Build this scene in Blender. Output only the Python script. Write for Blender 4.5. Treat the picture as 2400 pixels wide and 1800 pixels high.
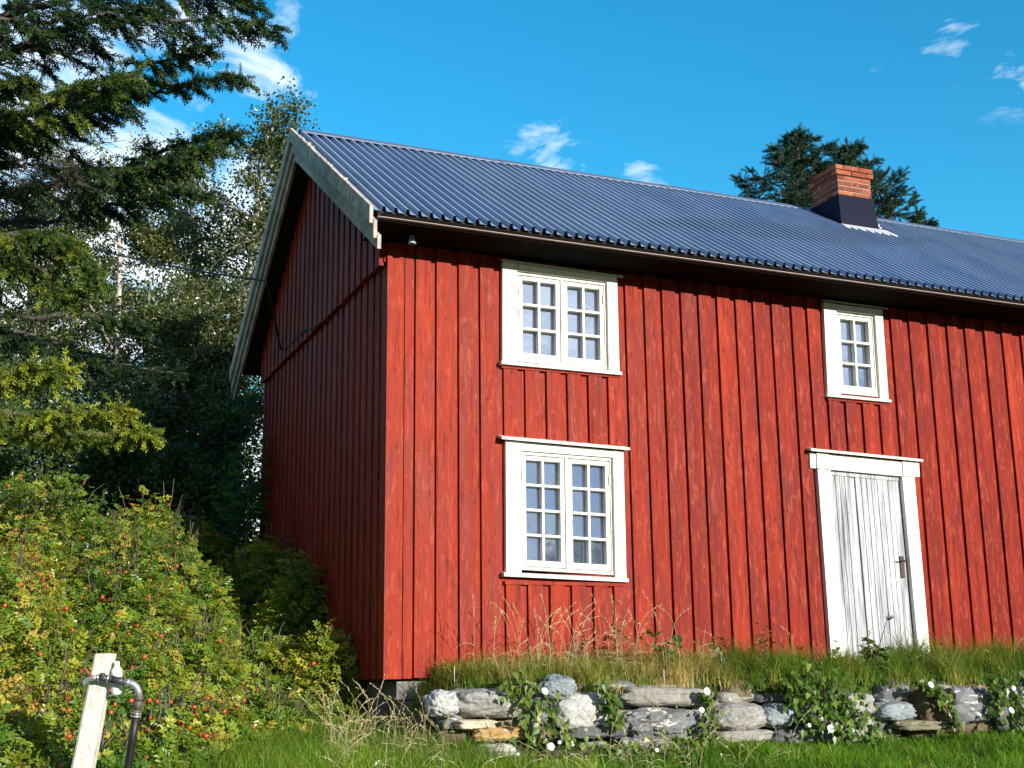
import bpy, math, random
import numpy as np
from mathutils import Vector, Matrix, noise as mnoise

for o in list(bpy.data.objects): bpy.data.objects.remove(o)
scn = bpy.context.scene
COL = scn.collection
RS = np.random.RandomState(7)
random.seed(7)

# ------------------------------------------------------------------ camera
CAM = np.array([-3.05005, -9.94527, 0.0])
YAW, PITCH, ROLL, FPX = 0.39598, 0.22411, -0.01195, 3004.6
F_ = np.array([math.sin(YAW)*math.cos(PITCH), math.cos(YAW)*math.cos(PITCH), math.sin(PITCH)])
R0 = np.cross(F_, [0, 0, 1]); R0 /= np.linalg.norm(R0); U0 = np.cross(R0, F_)
R_ = R0*math.cos(ROLL)+U0*math.sin(ROLL); U_ = -R0*math.sin(ROLL)+U0*math.cos(ROLL)

def at(u, v, **k):
    """point of the place seen at photo pixel (u, v) on plane x=, y=, z= or at depth d="""
    d = F_+R_*(u-1200)/FPX+U_*(900-v)/FPX
    if 'y' in k: t = (k['y']-CAM[1])/d[1]
    elif 'x' in k: t = (k['x']-CAM[0])/d[0]
    elif 'z' in k: t = (k['z']-CAM[2])/d[2]
    else: t = k['d']
    return CAM+t*d

cd = bpy.data.cameras.new('camera'); co = bpy.data.objects.new('camera', cd); COL.objects.link(co)
cd.sensor_width = 36; cd.lens = FPX/2400*36; cd.clip_start = .05; cd.clip_end = 3000
co.matrix_world = Matrix(((R_[0], U_[0], -F_[0], CAM[0]), (R_[1], U_[1], -F_[1], CAM[1]), (R_[2], U_[2], -F_[2], CAM[2]), (0, 0, 0, 1)))
scn.camera = co
scn.render.resolution_x = 1024; scn.render.resolution_y = 768
scn.view_settings.view_transform = 'Standard'; scn.view_settings.look = 'None'
scn.view_settings.exposure = 0.6; scn.view_settings.gamma = 1.0

# ------------------------------------------------------------------ sun and sky
SUN_EL, SUN_AZ = math.radians(13.5), math.radians(17)
S = Vector((math.sin(SUN_AZ)*math.cos(SUN_EL), -math.cos(SUN_AZ)*math.cos(SUN_EL), math.sin(SUN_EL)))
sl = bpy.data.lights.new('sun', 'SUN'); sl.energy = 5.0; sl.angle = math.radians(.5); sl.color = (1, .93, .82)
so = bpy.data.objects.new('sun', sl); COL.objects.link(so)
so.rotation_euler = S.to_track_quat('Z', 'Y').to_euler(); so.location = (20, -30, 20)

w = bpy.data.worlds.new('World'); scn.world = w; w.use_nodes = True
nt = w.node_tree; nt.nodes.clear(); N = nt.nodes; LK = nt.links
def wn(t, **k):
    n = N.new(t)
    for a, b in k.items(): setattr(n, a, b)
    return n
def wmath(op, a, b=None, c=None, clamp=False):
    n = wn('ShaderNodeMath', operation=op, use_clamp=clamp)
    for i, x in enumerate((a, b, c)):
        if x is None: continue
        if isinstance(x, (int, float)): n.inputs[i].default_value = x
        else: LK.new(x, n.inputs[i])
    return n.outputs[0]
sky = wn('ShaderNodeTexSky', sky_type='NISHITA'); sky.sun_disc = False
sky.sun_elevation = SUN_EL; sky.sun_rotation = math.atan2(S.x, S.y); sky.air_density = 1.0; sky.dust_density = .3; sky.ozone_density = 3.0
SKY_STRENGTH = .11
hs = wn('ShaderNodeHueSaturation'); hs.inputs['Saturation'].default_value = 1.3; hs.inputs['Value'].default_value = 1.0
LK.new(sky.outputs[0], hs.inputs['Color'])
tint = wn('ShaderNodeMix', data_type='RGBA', blend_type='MULTIPLY'); tint.inputs[0].default_value = 1
LK.new(hs.outputs[0], tint.inputs[6]); tint.inputs[7].default_value = (.95, 1.70, 1.42, 1)
tc = wn('ShaderNodeTexCoord')
nz = wn('ShaderNodeTexNoise'); nz.inputs['Scale'].default_value = 13; nz.inputs['Detail'].default_value = 9; nz.inputs['Roughness'].default_value = .62; nz.inputs['Distortion'].default_value = .5
mp = wn('ShaderNodeMapping'); mp.inputs['Scale'].default_value = (1, 1, 2.1)
LK.new(tc.outputs['Generated'], mp.inputs[0]); LK.new(mp.outputs[0], nz.inputs['Vector'])
CLOUDS = [(-9999, 0, .33, 1.0), (600, 150, .030, .75), (700, 200, .022, .45), (690, 45, .020, .55), (450, 120, .05, .5), (60, 130, .07, 1.0), (160, 420, .11, .8), (30, 330, .08, .8), (560, 480, .05, 1.0), (250, 620, .14, .85),
          (1270, 365, .026, .7), (1520, 408, .026, .7), (1390, 400, .018, .4), (2228, 140, .024, .85), (2365, 150, .024, .85), (2050, 165, .016, .2), (1700, 520, .03, .3), (610, 1150, .09, 1.6), (60, 960, .12, 1.6), (420, 1080, .10, 1.5), (400, 700, .12, 1.5), (150, 700, .12, 1.5)]
acc = None
for (u, v, r, a) in CLOUDS:
    d = Vector(at(u, v, d=1)-CAM).normalized()
    if u < -5000: d = Vector((-.93, .28, .22)).normalized()  # unseen cloud added in the west for neutral light on the gable side
    vm = wn('ShaderNodeVectorMath', operation='DISTANCE'); LK.new(tc.outputs['Generated'], vm.inputs[0]); vm.inputs[1].default_value = d
    mr = wn('ShaderNodeMapRange', interpolation_type='SMOOTHSTEP'); LK.new(vm.outputs['Value'], mr.inputs[0])
    mr.inputs[1].default_value = 0; mr.inputs[2].default_value = r*2.0; mr.inputs[3].default_value = a; mr.inputs[4].default_value = 0
    acc = mr.outputs[0] if acc is None else wmath('MAXIMUM', acc, mr.outputs[0])
# thin bright cloud bank on the sunny side, the one the window panes mirror
sx = wn('ShaderNodeSeparateXYZ'); LK.new(tc.outputs['Generated'], sx.inputs[0])
b1 = wn('ShaderNodeMapRange', interpolation_type='SMOOTHSTEP'); LK.new(sx.outputs[2], b1.inputs[0])
b1.inputs[1].default_value = .165; b1.inputs[2].default_value = .26; b1.inputs[3].default_value = 0; b1.inputs[4].default_value = 1
b2 = wn('ShaderNodeMapRange'); LK.new(sx.outputs[1], b2.inputs[0]); b2.inputs[1].default_value = -.35; b2.inputs[2].default_value = -.6; b2.inputs[3].default_value = 0; b2.inputs[4].default_value = 1
b3 = wn('ShaderNodeMapRange'); LK.new(sx.outputs[2], b3.inputs[0]); b3.inputs[1].default_value = .6; b3.inputs[2].default_value = .42; b3.inputs[3].default_value = 0; b3.inputs[4].default_value = .85
bank = wmath('MULTIPLY', wmath('MULTIPLY', b1.outputs[0], b2.outputs[0]), b3.outputs[0]); bank = wmath('MULTIPLY', bank, wmath('ADD', wmath('MULTIPLY', nz.outputs[0], 1.6), .25))
nn = wmath('SUBTRACT', nz.outputs[0], .5)
m1 = wmath('ADD', wmath('MULTIPLY', acc, .8), wmath('MULTIPLY', nn, 2.8)); m1 = wmath('SUBTRACT', m1, .34)
m1 = wmath('MULTIPLY', m1, wmath('GREATER_THAN', acc, .001)); m1 = wmath('MULTIPLY', m1, wmath('MINIMUM', wmath('MULTIPLY', acc, 3.0), 1.0)); m1 = wmath('MULTIPLY', m1, 1.15, clamp=True)
m2 = wmath('MAXIMUM', m1, bank)
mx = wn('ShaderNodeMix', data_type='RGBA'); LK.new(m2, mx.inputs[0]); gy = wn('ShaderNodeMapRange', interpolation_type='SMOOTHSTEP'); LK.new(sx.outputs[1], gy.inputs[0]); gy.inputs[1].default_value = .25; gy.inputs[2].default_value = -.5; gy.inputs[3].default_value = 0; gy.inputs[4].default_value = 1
dv = wn('ShaderNodeMix', data_type='RGBA'); LK.new(gy.outputs[0], dv.inputs[0]); dv.inputs[6].default_value = (1.1, 1.1, 1.12, 1); dv.inputs[7].default_value = (.30, .20, .32, 1)  # unseen southern sky dimmed to cut ambient light in the shadows
south_dim = wn('ShaderNodeMix', data_type='RGBA', blend_type='MULTIPLY'); south_dim.inputs[0].default_value = 1; LK.new(tint.outputs[2], south_dim.inputs[6]); LK.new(dv.outputs[2], south_dim.inputs[7]); LK.new(south_dim.outputs[2], mx.inputs[6]); mx.inputs[7].default_value = (8.6, 9.1, 9.6, 1)
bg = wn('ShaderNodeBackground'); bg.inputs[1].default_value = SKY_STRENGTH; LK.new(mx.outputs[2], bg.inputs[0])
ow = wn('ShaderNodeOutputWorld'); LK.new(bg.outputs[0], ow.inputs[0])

# ------------------------------------------------------------------ helpers
def tag(o, label=None, cat=None, group=None, kind=None):
    if label: o['label'] = label
    if cat: o['category'] = cat
    if group: o['group'] = group
    if kind: o['kind'] = kind
    return o
def empty(name, loc=(0, 0, 0), **k):
    o = bpy.data.objects.new(name, None); COL.objects.link(o); o.location = loc; o.empty_display_size = .2
    return tag(o, **k)
def nmesh(name, V, Fs, m, parent=None, rnd=None, smooth=False, origin=None):
    V = np.asarray(V, np.float32).reshape(-1, 3)
    off = np.zeros(3, np.float32)
    if parent is not None: off = np.array(getattr(parent, 'location'), np.float32)*0
    me = bpy.data.meshes.new(name)
    Fs = [np.asarray(f, np.int32) for f in Fs if len(f)]
    loops = np.concatenate([f.ravel() for f in Fs]); tot = np.concatenate([np.full(len(f), f.shape[1], np.int32) for f in Fs])
    me.vertices.add(len(V)); me.vertices.foreach_set('co', V.ravel())
    me.loops.add(len(loops)); me.loops.foreach_set('vertex_index', loops)
    st = np.concatenate([[0], np.cumsum(tot)[:-1]]).astype(np.int32)
    me.polygons.add(len(tot)); me.polygons.foreach_set('loop_start', st); me.polygons.foreach_set('loop_total', tot)
    me.polygons.foreach_set('use_smooth', np.full(len(tot), bool(smooth)))
    if rnd is not None:
        a = me.attributes.new('rnd', 'FLOAT', 'POINT'); a.data.foreach_set('value', np.asarray(rnd, np.float32))
    me.update(calc_edges=True); me.validate()
    me.materials.append(m)
    o = bpy.data.objects.new(name, me); COL.objects.link(o)
    if parent is not None:
        o.parent = parent
    return o
class MB:
    """collects polygons, built as one mesh"""
    def __init__(s): s.v = []; s.f = {}; s.r = []; s.n = 0
    def add(s, V, F, r=None):
        V = np.asarray(V, float).reshape(-1, 3)
        for f in F: s.f.setdefault(len(f), []).append([i+s.n for i in f])
        s.v.append(V); s.r.append(np.full(len(V), random.random() if r is None else r)); s.n += len(V)
    def box(s, x0, x1, y0, y1, z0, z1, r=None):
        s.add([(x0, y0, z0), (x1, y0, z0), (x1, y1, z0), (x0, y1, z0), (x0, y0, z1), (x1, y0, z1), (x1, y1, z1), (x0, y1, z1)],
              [(0, 3, 2, 1), (4, 5, 6, 7), (0, 1, 5, 4), (1, 2, 6, 5), (2, 3, 7, 6), (3, 0, 4, 7)], r)
    def prism(s, poly, y0, y1, r=None):
        """poly = list of (x,z), front at y0 (towards viewer), back y1"""
        n = len(poly)
        V = [(x, y0, z) for x, z in poly]+[(x, y1, z) for x, z in poly]
        F = [tuple(range(n)), tuple(range(2*n-1, n-1, -1))]+[(i, i+n, (i+1) % n+n, (i+1) % n) for i in range(n)]
        s.add(V, F, r)
    def prismx(s, poly, x0, x1, r=None):
        n = len(poly)
        V = [(x0, y, z) for y, z in poly]+[(x1, y, z) for y, z in poly]
        F = [tuple(range(n)), tuple(range(2*n-1, n-1, -1))]+[(i, i+n, (i+1) % n+n, (i+1) % n) for i in range(n)]
        s.add(V, F, r)
    def tube(s, pts, rad, n=8, r=None, cap=True):
        V, F = tube(pts, rad, n, cap); s.add(V, F, r)
    def build(s, name, m, parent=None, smooth=False):
        return nmesh(name, np.concatenate(s.v), [np.array(f) for f in s.f.values()], m, parent, np.concatenate(s.r), smooth)
def tube(pts, rad, n=6, cap=True):
    P = np.asarray(pts, float); m = len(P)
    rad = np.broadcast_to(np.asarray(rad, float), (m,)) if np.ndim(rad) else np.full(m, rad)
    T = np.gradient(P, axis=0); T /= np.linalg.norm(T, axis=1)[:, None]+1e-9
    up = np.array([0, 0, 1.]) if abs(T[0][2]) < .9 else np.array([1., 0, 0])
    A = np.cross(T, up); A /= np.linalg.norm(A, axis=1)[:, None]+1e-9; B = np.cross(T, A)
    th = np.linspace(0, 2*np.pi, n, endpoint=False)
    V = P[:, None, :]+rad[:, None, None]*(np.cos(th)[None, :, None]*A[:, None, :]+np.sin(th)[None, :, None]*B[:, None, :])
    F = []
    for i in range(m-1):
        for j in range(n): F.append((i*n+j, i*n+(j+1) % n, (i+1)*n+(j+1) % n, (i+1)*n+j))
    V = V.reshape(-1, 3)
    if cap: F.append(tuple(range(n-1, -1, -1))); F.append(tuple((m-1)*n+j for j in range(n)))
    return V, F
class Tubes:
    """many thin tubes in one mesh, quads only"""
    def __init__(s): s.V = []; s.F = []; s.n = 0
    def add(s, pts, rad, n=4):
        V, F = tube(pts, rad, n, False); s.V.append(V); s.F.append(np.array(F)+s.n); s.n += len(V)
    def build(s, name, m, parent=None):
        V = np.concatenate(s.V)
        return nmesh(name, V, [np.concatenate(s.F)], m, parent, RS.rand(len(V)), True)
def rotm(n, rs, tilt=None):
    """n random rotation matrices"""
    q = rs.normal(size=(n, 4)); q /= np.linalg.norm(q, axis=1)[:, None]
    a, b, c, d = q.T
    return np.stack([np.stack([1-2*(c*c+d*d), 2*(b*c-a*d), 2*(b*d+a*c)], -1), np.stack([2*(b*c+a*d), 1-2*(b*b+d*d), 2*(c*d-a*b)], -1), np.stack([2*(b*d-a*c), 2*(c*d+a*b), 1-2*(b*b+c*c)], -1)], 1)
def framem(D, Nrm):
    """matrices with local x along D, local z near Nrm"""
    D = D/(np.linalg.norm(D, axis=1)[:, None]+1e-9); Y = np.cross(Nrm, D); Y /= np.linalg.norm(Y, axis=1)[:, None]+1e-9; Z = np.cross(D, Y)
    return np.stack([D, Y, Z], 2)
def inst(name, T, P, M, sc, m, parent=None, rnd=None):
    """T (k,4,3) quads template copied to points P with matrices M and scale sc: one mesh"""
    k = len(T); n = len(P)
    V = np.einsum('nij,kj->nki', M, T.reshape(-1, 3))*np.asarray(sc).reshape(-1, 1, 1)+P[:, None, :]
    r = np.repeat(RS.rand(n) if rnd is None else rnd, k*4)
    F = np.arange(n*k*4).reshape(-1, 4)
    return nmesh(name, V, [F], m, parent, r)
def leafq(L=1., Wd=.5, x=0, y=0, ang=0, fold=.12):
    """one leaf, two folded quads, growing from (x,y) along ang"""
    base = np.array([[[0, 0, 0], [.35*L, -.5*Wd, fold*Wd], [.8*L, -.33*Wd, fold*Wd], [L, 0, -.05]], [[0, 0, 0], [L, 0, -.05], [.8*L, .33*Wd, fold*Wd], [.35*L, .5*Wd, fold*Wd]]])
    c, s_ = math.cos(ang), math.sin(ang)
    R = np.array([[c, -s_, 0], [s_, c, 0], [0, 0, 1]])
    return base@R.T+np.array([x, y, 0])

# ------------------------------------------------------------------ materials
class MT:
    def __init__(s, name):
        s.m = bpy.data.materials.new(name); s.m.use_nodes = True; s.t = s.m.node_tree; s.t.nodes.clear()
        s.o = s.n('ShaderNodeOutputMaterial'); s.tc = s.n('ShaderNodeTexCoord').outputs['Object']
    def n(s, t, **k):
        x = s.t.nodes.new(t)
        for a, b in k.items(): setattr(x, a, b)
        return x
    def l(s, a, b): s.t.links.new(a, b)
    def put(s, sock, x):
        if isinstance(x, (int, float)): sock.default_value = x
        elif isinstance(x, tuple): sock.default_value = x if len(x) == 4 or sock.type == 'VECTOR' else x+(1,)
        else: s.l(x, sock)
    def map(s, sc, loc=(0, 0, 0), src=None):
        m = s.n('ShaderNodeMapping'); m.inputs['Scale'].default_value = sc; m.inputs['Location'].default_value = loc; s.l(src or s.tc, m.inputs[0]); return m.outputs[0]
    def noise(s, sc, det=4, rough=.55, vec=None, dist=0):
        x = s.n('ShaderNodeTexNoise'); x.inputs['Scale'].default_value = sc; x.inputs['Detail'].default_value = det; x.inputs['Roughness'].default_value = rough; x.inputs['Distortion'].default_value = dist
        s.l(vec or s.tc, x.inputs['Vector']); return x.outputs[0]
    def vor(s, sc, vec=None, feat='F1'):
        x = s.n('ShaderNodeTexVoronoi', feature=feat); x.inputs['Scale'].default_value = sc; s.l(vec or s.tc, x.inputs['Vector']); return x.outputs['Distance']
    def ramp(s, f, *st):
        r = s.n('ShaderNodeValToRGB'); e = r.color_ramp.elements
        while len(e) < len(st): e.new(.5)
        for i, (p, c) in enumerate(st):
            e[i].position = p; e[i].color = (c if isinstance(c, tuple) else (c, c, c))+(1,)
        s.l(f, r.inputs[0]); return r.outputs[0]
    def mix(s, f, a, b, bt='MIX'):
        x = s.n('ShaderNodeMix', data_type='RGBA', blend_type=bt); s.put(x.inputs[0], f); s.put(x.inputs[6], a); s.put(x.inputs[7], b); return x.outputs[2]
    def math(s, op, a, b=0.):
        x = s.n('ShaderNodeMath', operation=op); s.put(x.inputs[0], a); s.put(x.inputs[1], b); return x.outputs[0]
    def rnd(s):
        return s.n('ShaderNodeAttribute', attribute_name='rnd').outputs['Fac']
    def bump(s, h, st=.3, d=.01):
        b = s.n('ShaderNodeBump'); b.inputs['Strength'].default_value = st; b.inputs['Distance'].default_value = d; s.l(h, b.inputs['Height']); return b.outputs[0]
    def pbr(s, col, rough=.6, spec=.5, metal=0., nrm=None, trans=None, coat=0):
        p = s.n('ShaderNodeBsdfPrincipled'); s.put(p.inputs['Base Color'], col); s.put(p.inputs['Roughness'], rough); s.put(p.inputs['Specular IOR Level'], spec); s.put(p.inputs['Metallic'], metal)
        if coat: p.inputs['Coat Weight'].default_value = coat
        if nrm is not None: s.l(nrm, p.inputs['Normal'])
        out = p.outputs[0]
        if trans:
            t = s.n('ShaderNodeBsdfTranslucent'); s.put(t.inputs[0], trans[1]); x = s.n('ShaderNodeMixShader'); x.inputs[0].default_value = trans[0]
            s.l(out, x.inputs[1]); s.l(t.outputs[0], x.inputs[2]); out = x.outputs[0]
        s.l(out, s.o.inputs[0]); return s.m

def m_red():
    t = MT('red_painted_wood'); r = t.rnd()
    g = t.noise(1, 5, .6, t.map((55, 55, 2.2)), .3); b = t.noise(1, 3, .6, t.map((8, 8, .9)))
    c = t.ramp(b, (.3, (.13, .007, .004)), (.5, (.225, .0155, .0065)), (.7, (.34, .038, .014)))
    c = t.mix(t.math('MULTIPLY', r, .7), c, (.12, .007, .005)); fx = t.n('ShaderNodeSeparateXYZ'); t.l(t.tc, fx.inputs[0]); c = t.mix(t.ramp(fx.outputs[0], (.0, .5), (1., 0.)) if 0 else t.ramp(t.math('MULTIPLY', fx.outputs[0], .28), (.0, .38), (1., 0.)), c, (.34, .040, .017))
    c = t.mix(t.ramp(g, (.3, .9), (.48, 0.)), c, (.085, .007, .005))
    pal = t.noise(1, 6, .7, t.map((26, 26, 5), (3, 1, 2)), .8)
    c = t.mix(t.ramp(pal, (.52, 0.), (.68, .65)), c, (.40, .075, .04))
    sc = t.noise(14, 5, .75, t.map((1, 1, .8)), 1.2)
    c = t.mix(t.ramp(sc, (.58, 0.), (.68, .55)), c, (.36, .06, .032))
    kn = t.vor(1, t.map((9, 9, 3.2))); c = t.mix(t.ramp(kn, (.06, .75), (.12, 0.)), c, (.09, .007, .005))
    h = t.math('ADD', g, t.math('MULTIPLY', pal, .6))
    return t.pbr(c, t.ramp(b, (.3, .5), (.7, .7)), .12, nrm=t.bump(h, .6, .004))
def m_white(name, worn=.0, base=(.68, .67, .63)):
    t = MT(name)
    a = t.noise(1, 6, .65, t.map((30, 30, 4)), .6); b = t.noise(3.5, 4, .6); d = t.noise(1, 5, .7, t.map((60, 60, 7), (5, 5, 5)), 1.0)
    c = t.mix(t.ramp(b, (.4, 0.), (.75, .35)), base, (.70, .70, .62))
    c = t.mix(t.ramp(a, (.56-worn*.06, 0.), (.68-worn*.06, .8)), c, (.42, .40, .35))
    c = t.mix(t.ramp(d, (.64-worn*.06, 0.), (.69-worn*.06, .9)), c, (.17, .15, .12))
    return t.pbr(c, .6, .35, nrm=t.bump(t.math('ADD', a, d), .3, .003))
def m_door():
    t = MT('weathered_door_wood')
    a = t.noise(1, 7, .72, t.map((48, 48, 1.5)), .5); b = t.noise(1, 4, .6, t.map((10, 10, 1.1), (2, 3, 1)), .4)
    k = t.math('ADD', t.math('MULTIPLY', a, .62), t.math('MULTIPLY', b, .42))
    c = t.ramp(k, (.38, (.10, .10, .11)), (.47, (.25, .26, .29)), (.55, (.42, .43, .46)), (.66, (.68, .67, .65)))
    kn = t.vor(1, t.map((7, 7, 3.4))); c = t.mix(t.ramp(kn, (.045, .85), (.075, 0.)), c, (.10, .09, .09))
    return t.pbr(c, .75, .25, nrm=t.bump(k, .5, .004))
def m_greywood(name='grey_weathered_wood', tone=1.):
    t = MT(name)
    a = t.noise(1, 6, .65, t.map((9, 9, 9))); b = t.noise(2.2, 5, .6); d = t.noise(40, 3, .6)
    c = t.ramp(a, (.3, (.28*tone, .23*tone, .19*tone)), (.5, (.58*tone, .49*tone, .41*tone)), (.7, (.80*tone, .69*tone, .58*tone))); c = t.mix(t.math('MULTIPLY', t.rnd(), .45), c, (.22*tone, .19*tone, .165*tone))
    c = t.mix(t.ramp(b, (.45, 0.), (.62, .6)), c, (.26*tone, .25*tone, .23*tone)); c = t.mix(t.ramp(d, (.6, 0.), (.7, .5)), c, (.08, .08, .08))
    return t.pbr(c, .8, .2, nrm=t.bump(a, .5, .004))
def m_roof():
    t = MT('blue_grey_sheet_metal'); r = t.rnd()
    a = t.noise(1, 4, .6, t.map((3, .9, .9))); d = t.noise(30, 4, .7)
    c = t.ramp(a, (.3, (.14, .22, .36)), (.7, (.22, .31, .46))); c = t.mix(t.math('MULTIPLY', r, .35), c, (.24, .30, .40))
    c = t.mix(t.ramp(d, (.62, 0.), (.75, .3)), c, (.32, .38, .45)); c = t.mix(t.math('LESS_THAN', r, -.5), c, (.01, .012, .02))
    return t.pbr(c, t.ramp(a, (.3, .38), (.7, .5)), .5)
def m_plain(name, c, rough=.6, spec=.4, metal=0., var=.25, sc=12, bump=.2):
    t = MT(name); a = t.noise(sc, 5, .65)
    col = t.mix(t.ramp(a, (.35, var), (.65, 0.)), tuple(c), tuple(x*.45 for x in c))
    return t.pbr(col, rough, spec, metal, nrm=t.bump(a, bump, .004))
def m_glass():
    t = MT('window_glass'); d = t.noise(5, 3, .5)
    b = t.n('ShaderNodeBsdfDiffuse'); t.put(b.inputs[0], (.06, .09, .14, 1)); g = t.n('ShaderNodeBsdfGlossy'); g.inputs['Roughness'].default_value = .03; t.put(g.inputs[0], (.80, .86, 1, 1))
    t.l(t.bump(t.noise(7, 2, .5), .35, .004), g.inputs['Normal'])
    x = t.n('ShaderNodeMixShader'); x.inputs[0].default_value = .47; t.l(b.outputs[0], x.inputs[1]); t.l(g.outputs[0], x.inputs[2]); t.l(x.outputs[0], t.o.inputs[0]); return t.m
def m_leaf(name, cols, tr=.35, rough=.45, spec=.5, trc=None):
    t = MT(name); r = t.rnd(); n_ = len(cols)
    c = t.ramp(r, *[((i/(n_-1) if n_ > 1 else 0), x) for i, x in enumerate(cols)])
    v = t.noise(1.3, 3, .6); c = t.mix(t.ramp(v, (.35, .45), (.6, 0.)), c, tuple(x*.55 for x in cols[0]))
    tc_ = t.mix(1., c, trc or (1.5, 1.6, .7), 'MULTIPLY')
    return t.pbr(c, rough, spec, trans=(tr, tc_))
def m_stone(name, lo, hi, spk=.5, vein=0., rust=0., dirn=(1, 1, 1), moss=0.):
    t = MT(name); v0 = t.map(dirn)
    a = t.noise(5, 6, .7, v0, .5); b = t.noise(45, 4, .75, v0); d = t.noise(2, 4, .6)
    c = t.ramp(a, (.3, lo), (.68, hi))
    c = t.mix(t.ramp(b, (.56, 0.), (.66, spk)), c, (.04, .04, .045)); c = t.mix(t.ramp(b, (.34, spk), (.44, 0.)), c, tuple(min(.75, x*1.9) for x in hi))
    if vein:
        vv = t.noise(1, 4, .7, t.map((4, 4, 13)), 1.6); c = t.mix(t.ramp(vv, (.60, 0.), (.625, .9), (.65, .9), (.68, 0.)), c, (.62, .62, .58))
    if rust: c = t.mix(t.ramp(d, (.45, 0.), (.6, rust)), c, (.34, .20, .07))
    ls = t.vor(9, t.map((1, 1, 1), (3, 2, 1))); c = t.mix(t.ramp(ls, (.10, .55), (.17, 0.)), c, (.58, .58, .52))
    if moss: c = t.mix(t.ramp(d, (.4, moss), (.55, 0.)), c, (.10, .10, .02))
    h = t.math('ADD', a, t.math('MULTIPLY', b, .35))
    return t.pbr(c, .85, .25, nrm=t.bump(h, .9, .025))
def m_bark(name, birch=False, c0=(.05, .045, .04), c1=(.14, .125, .11)):
    t = MT(name)
    if birch:
        a = t.noise(1, 4, .7, t.map((4, 4, 22)), .5); c = t.ramp(a, (.44, (.05, .045, .04)), (.52, (.42, .40, .36)), (.7, (.62, .60, .55)))
    else:
        a = t.noise(1, 5, .7, t.map((22, 22, 6))); c = t.ramp(a, (.35, c0), (.65, c1))
    return t.pbr(c, .85, .2, nrm=t.bump(a, .6, .01))
def m_ground():
    t = MT('meadow_soil'); a = t.noise(3, 6, .7); b = t.noise(.4, 4, .6)
    c = t.ramp(a, (.3, (.030, .035, .010)), (.55, (.055, .075, .018)), (.75, (.10, .10, .04)))
    c = t.mix(t.ramp(b, (.45, 0.), (.6, .5)), c, (.05, .09, .02))
    return t.pbr(c, .95, .1, nrm=t.bump(a, .8, .05))
RED = m_red(); WHITE = m_white('white_paint'); WORN = m_white('worn_white_paint', .9); DOOR = m_door(); GREYW = m_greywood(); ROOF = m_roof(); GLASS = m_glass()
DARKW = m_plain('dark_tarred_wood', (.045, .038, .035), .8, .2); FLASH = m_plain('navy_flashing_metal', (.006, .009, .026), .7, .12); LEAD = m_plain('pale_lead_flashing', (.55, .57, .62), .55, .4)
BARK = m_bark('spruce_bark'); BIRCHB = m_bark('birch_bark', True); TWIG = m_bark('brown_twig', c0=(.06, .045, .035), c1=(.17, .14, .11)); GROUND = m_ground()

# ------------------------------------------------------------------ terrain
def sstep(a, b, x): t = np.clip((x-a)/(b-a), 0, 1); return t*t*(3-2*t)
def Ttop(x, y):
    s = .376*(x+3.05)+.9*(y+9.945)
    return -.5+.45*(np.minimum(s, 13.3)-7.7)+.10*np.maximum(s-13.3, 0)-.18*np.clip(x+1.8, -12, 4)
def hground(x, y):
    x = np.asarray(x, float); y = np.asarray(y, float); s = .376*(x+3.05)+.9*(y+9.945)
    lawn = -.56-.115*(np.clip(-1.3-y, -0.6, 12))+.02*np.sin(x*1.7+y)*1.
    hill = np.maximum(Ttop(x, y)-.2-.8*sstep(7.6, 9.8, s), lawn)
    terr = -.05+.07*np.clip(y+1.15, 0, 1.2)
    k = sstep(.42, .12, x)                      # left of the terrace
    right = np.where(y > -1.13, terr, lawn)
    back = sstep(5.2, 7.2, y)
    return (k*hill+(1-k)*right)*(1-back)+hill*back
def axis(a, b, lo, hi, st):
    fine = list(np.arange(lo, hi, st)); g = st; x = hi; out = []
    while x < b: out.append(x); g *= 1.25; x += g
    out.append(b); g = st; x = lo-st; left = []
    while x > a: left.append(x); g *= 1.25; x -= g
    left.append(a); return np.array(left[::-1]+fine+out)
xs = axis(-400, 400, -5, 10, .12); ys = np.unique(np.concatenate([axis(-400, 400, -5, 6, .12), [-1.16, -1.13, -1.10]]))
X, Y = np.meshgrid(xs, ys); Z = hground(X, Y)
rad = np.hypot(X, Y)
hl = sstep(90, 230, -Y)*(22+6*np.sin(X*.018)+4*np.sin(X*.05+1)+2*np.sin(X*.13))*sstep(420, 150, np.abs(X))   # low hills across the valley, behind the viewer
Z = Z+hl+.03*np.sin(X*2.3)*np.sin(Y*1.9)*(rad < 40)
nx, ny = len(xs), len(ys); I = np.arange(nx*ny).reshape(ny, nx)
gq = np.stack([I[:-1, :-1], I[:-1, 1:], I[1:, 1:], I[1:, :-1]], -1).reshape(-1, 4)
g = nmesh('ground', np.stack([X, Y, Z], -1), [gq], GROUND, smooth=True); g['kind'] = 'structure'

# ------------------------------------------------------------------ farmhouse
D, OV, EV = 4.915, .319, .549
HX = 9.7                                        # length along the front
def he(x): return 3.666-.0088*x
def hr(x): return 5.579-.0026*x
house = empty('farmhouse', (0, 0, 0), label='long red wooden farmhouse with blue-grey metal roof and white window frames', cat='house')
def shrink(q, m, ymin=None): return q
W1o = [(1.012, 3.537), (2.132, 3.518), (2.128, 2.636), (1.002, 2.625)]; W1i = [(1.149, 3.475), (2.033, 3.466), (2.024, 2.650), (1.142, 2.660)]
W2o = [(1.024, 1.950), (2.141, 1.918), (2.134, .812), (1.016, .833)]; W2i = [(1.157, 1.872), (2.040, 1.858), (2.030, .838), (1.152, .868)]
W3o = [(4.385, 3.514), (5.086, 3.505), (5.076, 2.590), (4.362, 2.584)]; W3i = [(4.530, 3.450), (4.994, 3.448), (4.980, 2.622), (4.512, 2.626)]
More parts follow.
